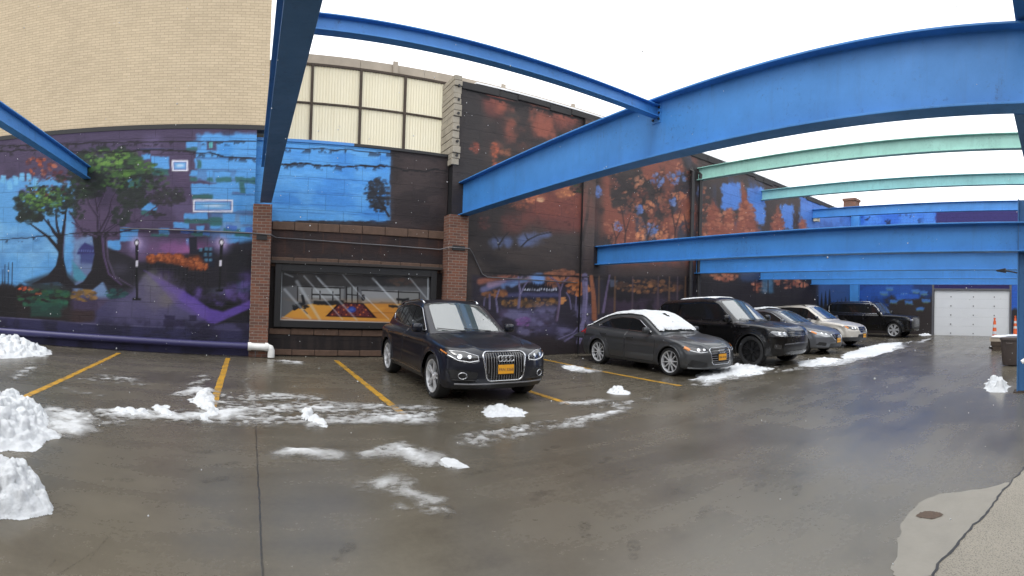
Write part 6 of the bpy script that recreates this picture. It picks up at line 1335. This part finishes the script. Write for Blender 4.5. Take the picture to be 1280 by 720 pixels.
small = [(((132, 513), (150, 510), (182, 514), (184, 521), (165, 524), (140, 519)), .07, 'small flat snow clump between the big heap and the pier'), (((245, 492), (262, 490), (270, 500), (274, 522), (268, 530), (252, 524), (246, 508)), .13, 'upright jagged snow clump on the yellow line by the drain elbow'),
    (((366, 512), (382, 512), (392, 524), (404, 528), (402, 536), (384, 530)), .09, 'jagged snow clump near the clean yellow line'), (((604, 512), (622, 506), (650, 512), (648, 520), (620, 522), (604, 520)), .10, 'bright snow clump in front of the navy SUV bumper'),
    (((546, 576), (560, 574), (580, 580), (580, 585), (560, 584)), .05, 'thin bright snow clump in the middle of the lane'), (((764, 486), (776, 484), (787, 489), (782, 493), (766, 492)), .09, 'little snow clump at the end of the line by the snowy sedan'),
    (((866, 474), (880, 464), (905, 458), (940, 456), (962, 460), (955, 467), (915, 472), (885, 479)), .15, 'long snow ridge in front of the graphite sedan'), (((1052, 444), (1075, 436), (1100, 430), (1128, 428), (1124, 436), (1090, 446), (1060, 450)), .12, 'broken snow ridge in front of the silver wagon'),
    (((1000, 452), (1030, 447), (1056, 449), (1052, 456), (1020, 459), (1000, 458)), .08, 'flat snow ridge in front of the slate grey sedan'), (((1233, 484), (1238, 474), (1250, 476), (1262, 484), (1260, 491), (1236, 491)), .26, 'small pointed snow heap beside the near steel column'),
    (((1148, 416), (1162, 415), (1165, 419), (1150, 420)), .14, 'little snow clump against the far wall by the garage door'), (((705, 457), (722, 458), (736, 463), (720, 464), (706, 461)), .07, 'thin snow clump on the yellow line beside the snowy sedan'),
    (((195, 508), (206, 506), (216, 518), (214, 526), (200, 520)), .07, 'short snow clump beyond the small flat one')]
for k, (ol, H, lab) in enumerate(small): snow_heap('snow_clump', lab, ol, H, 20 + k, 26, .018 if ol[0][0] < 800 else .03, (.03, .09) if H < .2 else (.04, .1), .55, 'snow clumps on the concrete', 'snow clump')
# slush: wet half-melted smears nobody could count
SV, SF, SC = [], [], []
def slush(outline, thr, seed, ang=0., str_=3., hmax=.025, st=.022, sc=2.2):
    pts = np.array([gpt(*p) for p in outline]); lo, hi = pts.min(0) - .25, pts.max(0) + .25; nx, ny = int((hi[0] - lo[0]) / st) + 2, int((hi[1] - lo[1]) / st) + 2
    X, Y = np.meshgrid(lo[0] + np.arange(nx) * st, lo[1] + np.arange(ny) * st); Q = [tuple(p) for p in pts]
    wx, wy = (fbm(X * 2, Y * 2, 0, seed, 4) - .5) * .5, (fbm(X * 2, Y * 2, 5, seed, 4) - .5) * .5
    d, _, _ = near(Q, X + wx, Y + wy); ins = inpoly(Q, X + wx, Y + wy); d = np.where(ins, d, -d); e = sstep(-.05, .3, d)
    u, v = X * math.cos(ang) + Y * math.sin(ang), -X * math.sin(ang) + Y * math.cos(ang)
    n = .65 * fbm(u * sc / str_, v * sc, 0, seed + 1, 5) + .35 * fbm(X * 12, Y * 12, 0, seed + 2, 4)
    a = np.clip((n - thr + .05) / .24, 0, 1) * e; Z = .006 + a ** 1.5 * hmax * (.4 + 1.2 * fbm(X * 16, Y * 16, 0, seed + 4, 3))
    i = np.arange((nx - 1) * (ny - 1)); r, cc = i // (nx - 1), i % (nx - 1); b = r * nx + cc; F = np.stack([b, b + 1, b + nx + 1, b + nx], 1); F = F[(a.ravel()[F] > .01).any(1)]
    k, inv = np.unique(F, return_inverse=True); o = sum(len(q) for q in SV)
    SV.append(np.stack([X, Y, Z], -1).reshape(-1, 3)[k]); SF.append(inv.reshape(F.shape) + o); SC.append(a.ravel()[k])
slush(((40, 510), (70, 502), (125, 515), (146, 540), (120, 552), (60, 556)), .34, 1, -.3, 5)
slush(((200, 512), (230, 470), (260, 466), (300, 500), (345, 520), (340, 534), (270, 530), (215, 528)), .41, 2, .5, 3)
slush(((300, 470), (316, 466), (330, 500), (352, 526), (330, 530), (310, 500)), .40, 3, 1.2, 4)
slush(((360, 518), (430, 500), (500, 508), (548, 520), (540, 534), (440, 530), (380, 538)), .40, 4, .2, 4)
slush(((70, 512), (200, 505), (300, 506), (420, 500), (560, 508), (556, 532), (420, 536), (300, 534), (180, 534), (90, 540)), .49, 41, .15, 5, .018)
slush(((190, 490), (330, 486), (420, 492), (400, 506), (220, 505)), .56, 42, .3, 3)
slush(((332, 572), (360, 556), (420, 560), (424, 574), (380, 581), (340, 580)), .40, 5, .15, 4)
slush(((440, 562), (500, 548), (560, 572), (590, 580), (560, 588), (500, 578), (445, 572)), .39, 6, .2, 4)
slush(((446, 600), (490, 592), (530, 606), (548, 620), (552, 640), (510, 648), (470, 640), (500, 622), (450, 612)), .37, 7, -.2, 3)
slush(((540, 545), (620, 528), (760, 500), (830, 492), (780, 520), (700, 545), (600, 560)), .48, 8, .25, 6)
slush(((560, 525), (600, 505), (660, 508), (690, 518), (640, 530), (580, 534)), .43, 9, .2, 3)
slush(((690, 505), (740, 496), (770, 500), (740, 508), (700, 510)), .42, 10, .2, 3); slush(((340, 449), (360, 449), (386, 453), (380, 457), (345, 456)), .42, 11)
slush(((850, 480), (900, 462), (970, 456), (1060, 448), (1130, 428), (1150, 424), (1120, 444), (1030, 462), (950, 470), (880, 486)), .43, 12, .1, 4, .03, .035); slush(((690, 452), (730, 458), (760, 466), (740, 470), (695, 462)), .45, 13)
slush(((1140, 430), (1160, 420), (1170, 422), (1150, 436)), .45, 14, st=.05); slush(((60, 480), (120, 466), (180, 470), (200, 500), (120, 506)), .62, 15); slush(((0, 470), (40, 450), (60, 456), (30, 478)), .45, 16)
o = npmesh('slush', np.concatenate(SV), np.concatenate(SF), M['slush']); at = o.data.color_attributes.new('paint', 'FLOAT_COLOR', 'POINT'); cv = np.concatenate(SC); cc = np.ones((len(cv), 4), np.float32); cc[:, :3] = cv[:, None]; at.data.foreach_set('color', cc.ravel()); tag(o, kind='stuff')

# ------------------------------------------------------------------ far end clutter
def channelizer(px, py, lab, rz=0.):
    x, y = gpt(px, py); e = empty('traffic_cone', (x, y, 0), lab, 'traffic cone', None, rz); e['kind'] = 'thing'
    MB().extrude([(-.2, -.15), (-.15, -.2), (.15, -.2), (.2, -.15), (.2, .15), (.15, .2), (-.15, .2), (-.2, .15)], 2, 0, .06).build('base', M['black'], e, bevel=.01)
    prof = [(.13, .06), (.125, .1), (.055, 1.06), (.05, 1.1), (.03, 1.1), (.03, 1.14), (.045, 1.15), (.045, 1.2), (.0, 1.21)]
    body = MB().lathe(prof, n=24).build('body', M['orange'], e, smooth='auto')
    for z in (.55, .82): r0, r1 = .125 - (z - .1) * .073 + .003, .125 - (z + .12 - .1) * .073 + .003; MB().lathe([(r0 - .01, z), (r0, z), (r1, z + .12), (r1 - .01, z + .12)], n=24).build('reflective_band', M['white_door'], body, smooth='auto')
    sn = MB().lathe([(.20, .06), (.19, .085), (.14, .09), (.12, .07)], n=14).build('snow_rim', M['snow'], e, smooth=True); sn.scale = (.9, .9, 1)
channelizer(1243, 435, 'tall thin orange traffic cone with white bands standing before the garage door'); channelizer(1269, 424, 'orange traffic cone mostly hidden behind the near steel column', .3)
def bin_(px, py, lab, mat):
    x, y = gpt(px, py); e = empty('trash_bin', (x, y, 0), lab, 'bin'); e['kind'] = 'thing'; mb = MB(); n = 24; V = []
    def ring(r, z): 
        for k in range(n):
            t = 2 * math.pi * k / n; q = lambda c: math.copysign(abs(c) ** .5, c); V.append((r * q(math.cos(t)), r * q(math.sin(t)), z))
    for r, z in ((.01, .03), (.21, .03), (.22, .05), (.27, .72), (.295, .72), (.295, .78), (.27, .78), (.25, .70), (.2, .1), (.01, .1)): ring(r, z)
    mb.add(V, [(i * n + k, i * n + (k + 1) % n, (i + 1) * n + (k + 1) % n, (i + 1) * n + k) for i in range(9) for k in range(n)]); mb.build('body', mat, e, smooth='auto')
    MB().lathe([(0, .80), (.25, .79), (.28, .765), (.28, .75)], n=24).build('lid', mat, e, smooth='auto')
    for sg in (-1, 1): MB().tube([(sg * .29, -.08, .66), (sg * .33, -.08, .64), (sg * .33, .08, .64), (sg * .29, .08, .66)], .014, 6).build('handle', mat, e)
bin_(1263, 457, 'brown trash bin beside the near steel column', M['bin']); bin_(1270, 455, 'dark grey trash bin tucked behind the brown one', simple('grey_plastic', (.05, .055, .06), .5))
x, y = gpt(1261, 437); e = empty('timber_stack', (x, y, 0), 'low stack of dark timbers and a pallet under a layer of snow', 'timber stack'); e['kind'] = 'thing'
for k in range(3):
    for j in range(3): MB().box(-.55 + j * .4, -.35 + j * .4, -.75 + random.uniform(-.08, .08), .6 + random.uniform(-.05, .1), .004 + k * .165, .16 + k * .165).build('timber', M['rust'] if k < 2 else M['wood'], e, bevel=.008)
sn = MB(); X, Y = np.meshgrid(np.linspace(-.58, .46, 30), np.linspace(-.78, .62, 34)); Z = .503 + .10 * np.clip(fbm(X * 4, Y * 4, 0, 5, 4) * 1.4 - .2, 0, 1) * np.clip(np.minimum(np.minimum(X + .58, .46 - X), np.minimum(Y + .78, .62 - Y)) / .08, 0, 1) ** .5
i = np.arange(29 * 33); r, c_ = i // 29, i % 29; a = r * 30 + c_; o = npmesh('snow_blanket', np.stack([X, Y, Z], -1).reshape(-1, 3), np.stack([a, a + 1, a + 31, a + 30], 1), M['snow'], None, loc=(x, y, 0)); tag(o, 'snow layer lying on top of the timber stack', 'snow', kind='thing')

# ------------------------------------------------------------------ falling snow
V, F = [], []; g = np.random.default_rng(11)
for k in range(1000):
    ph, r, z = g.uniform(-.55, 1.75), 2.2 + 13 * g.uniform(0, 1) ** .8, g.uniform(.1, 6.)
    p = np.array([r * math.sin(ph), r * math.cos(ph), z])
    if p[1] > 12 or p[1] < .1: continue
    q = g.uniform(.003, .0075); o = len(V); V += [p + q * np.array(d) for d in ((1, 0, 0), (-1, 0, 0), (0, 1, 0), (0, -1, 0), (0, 0, 1.1), (0, 0, -1.1))]
    F += [tuple(o + i for i in t) for t in ((0, 2, 4), (2, 1, 4), (1, 3, 4), (3, 0, 4), (2, 0, 5), (1, 2, 5), (3, 1, 5), (0, 3, 5))]
o = npmesh('falling_snow', np.array(V), np.array(F), M['snow']); tag(o, kind='stuff')
for o in list(S.objects):
    if o.parent is None and o.get('category') and not o.get('kind'): o['kind'] = 'thing'
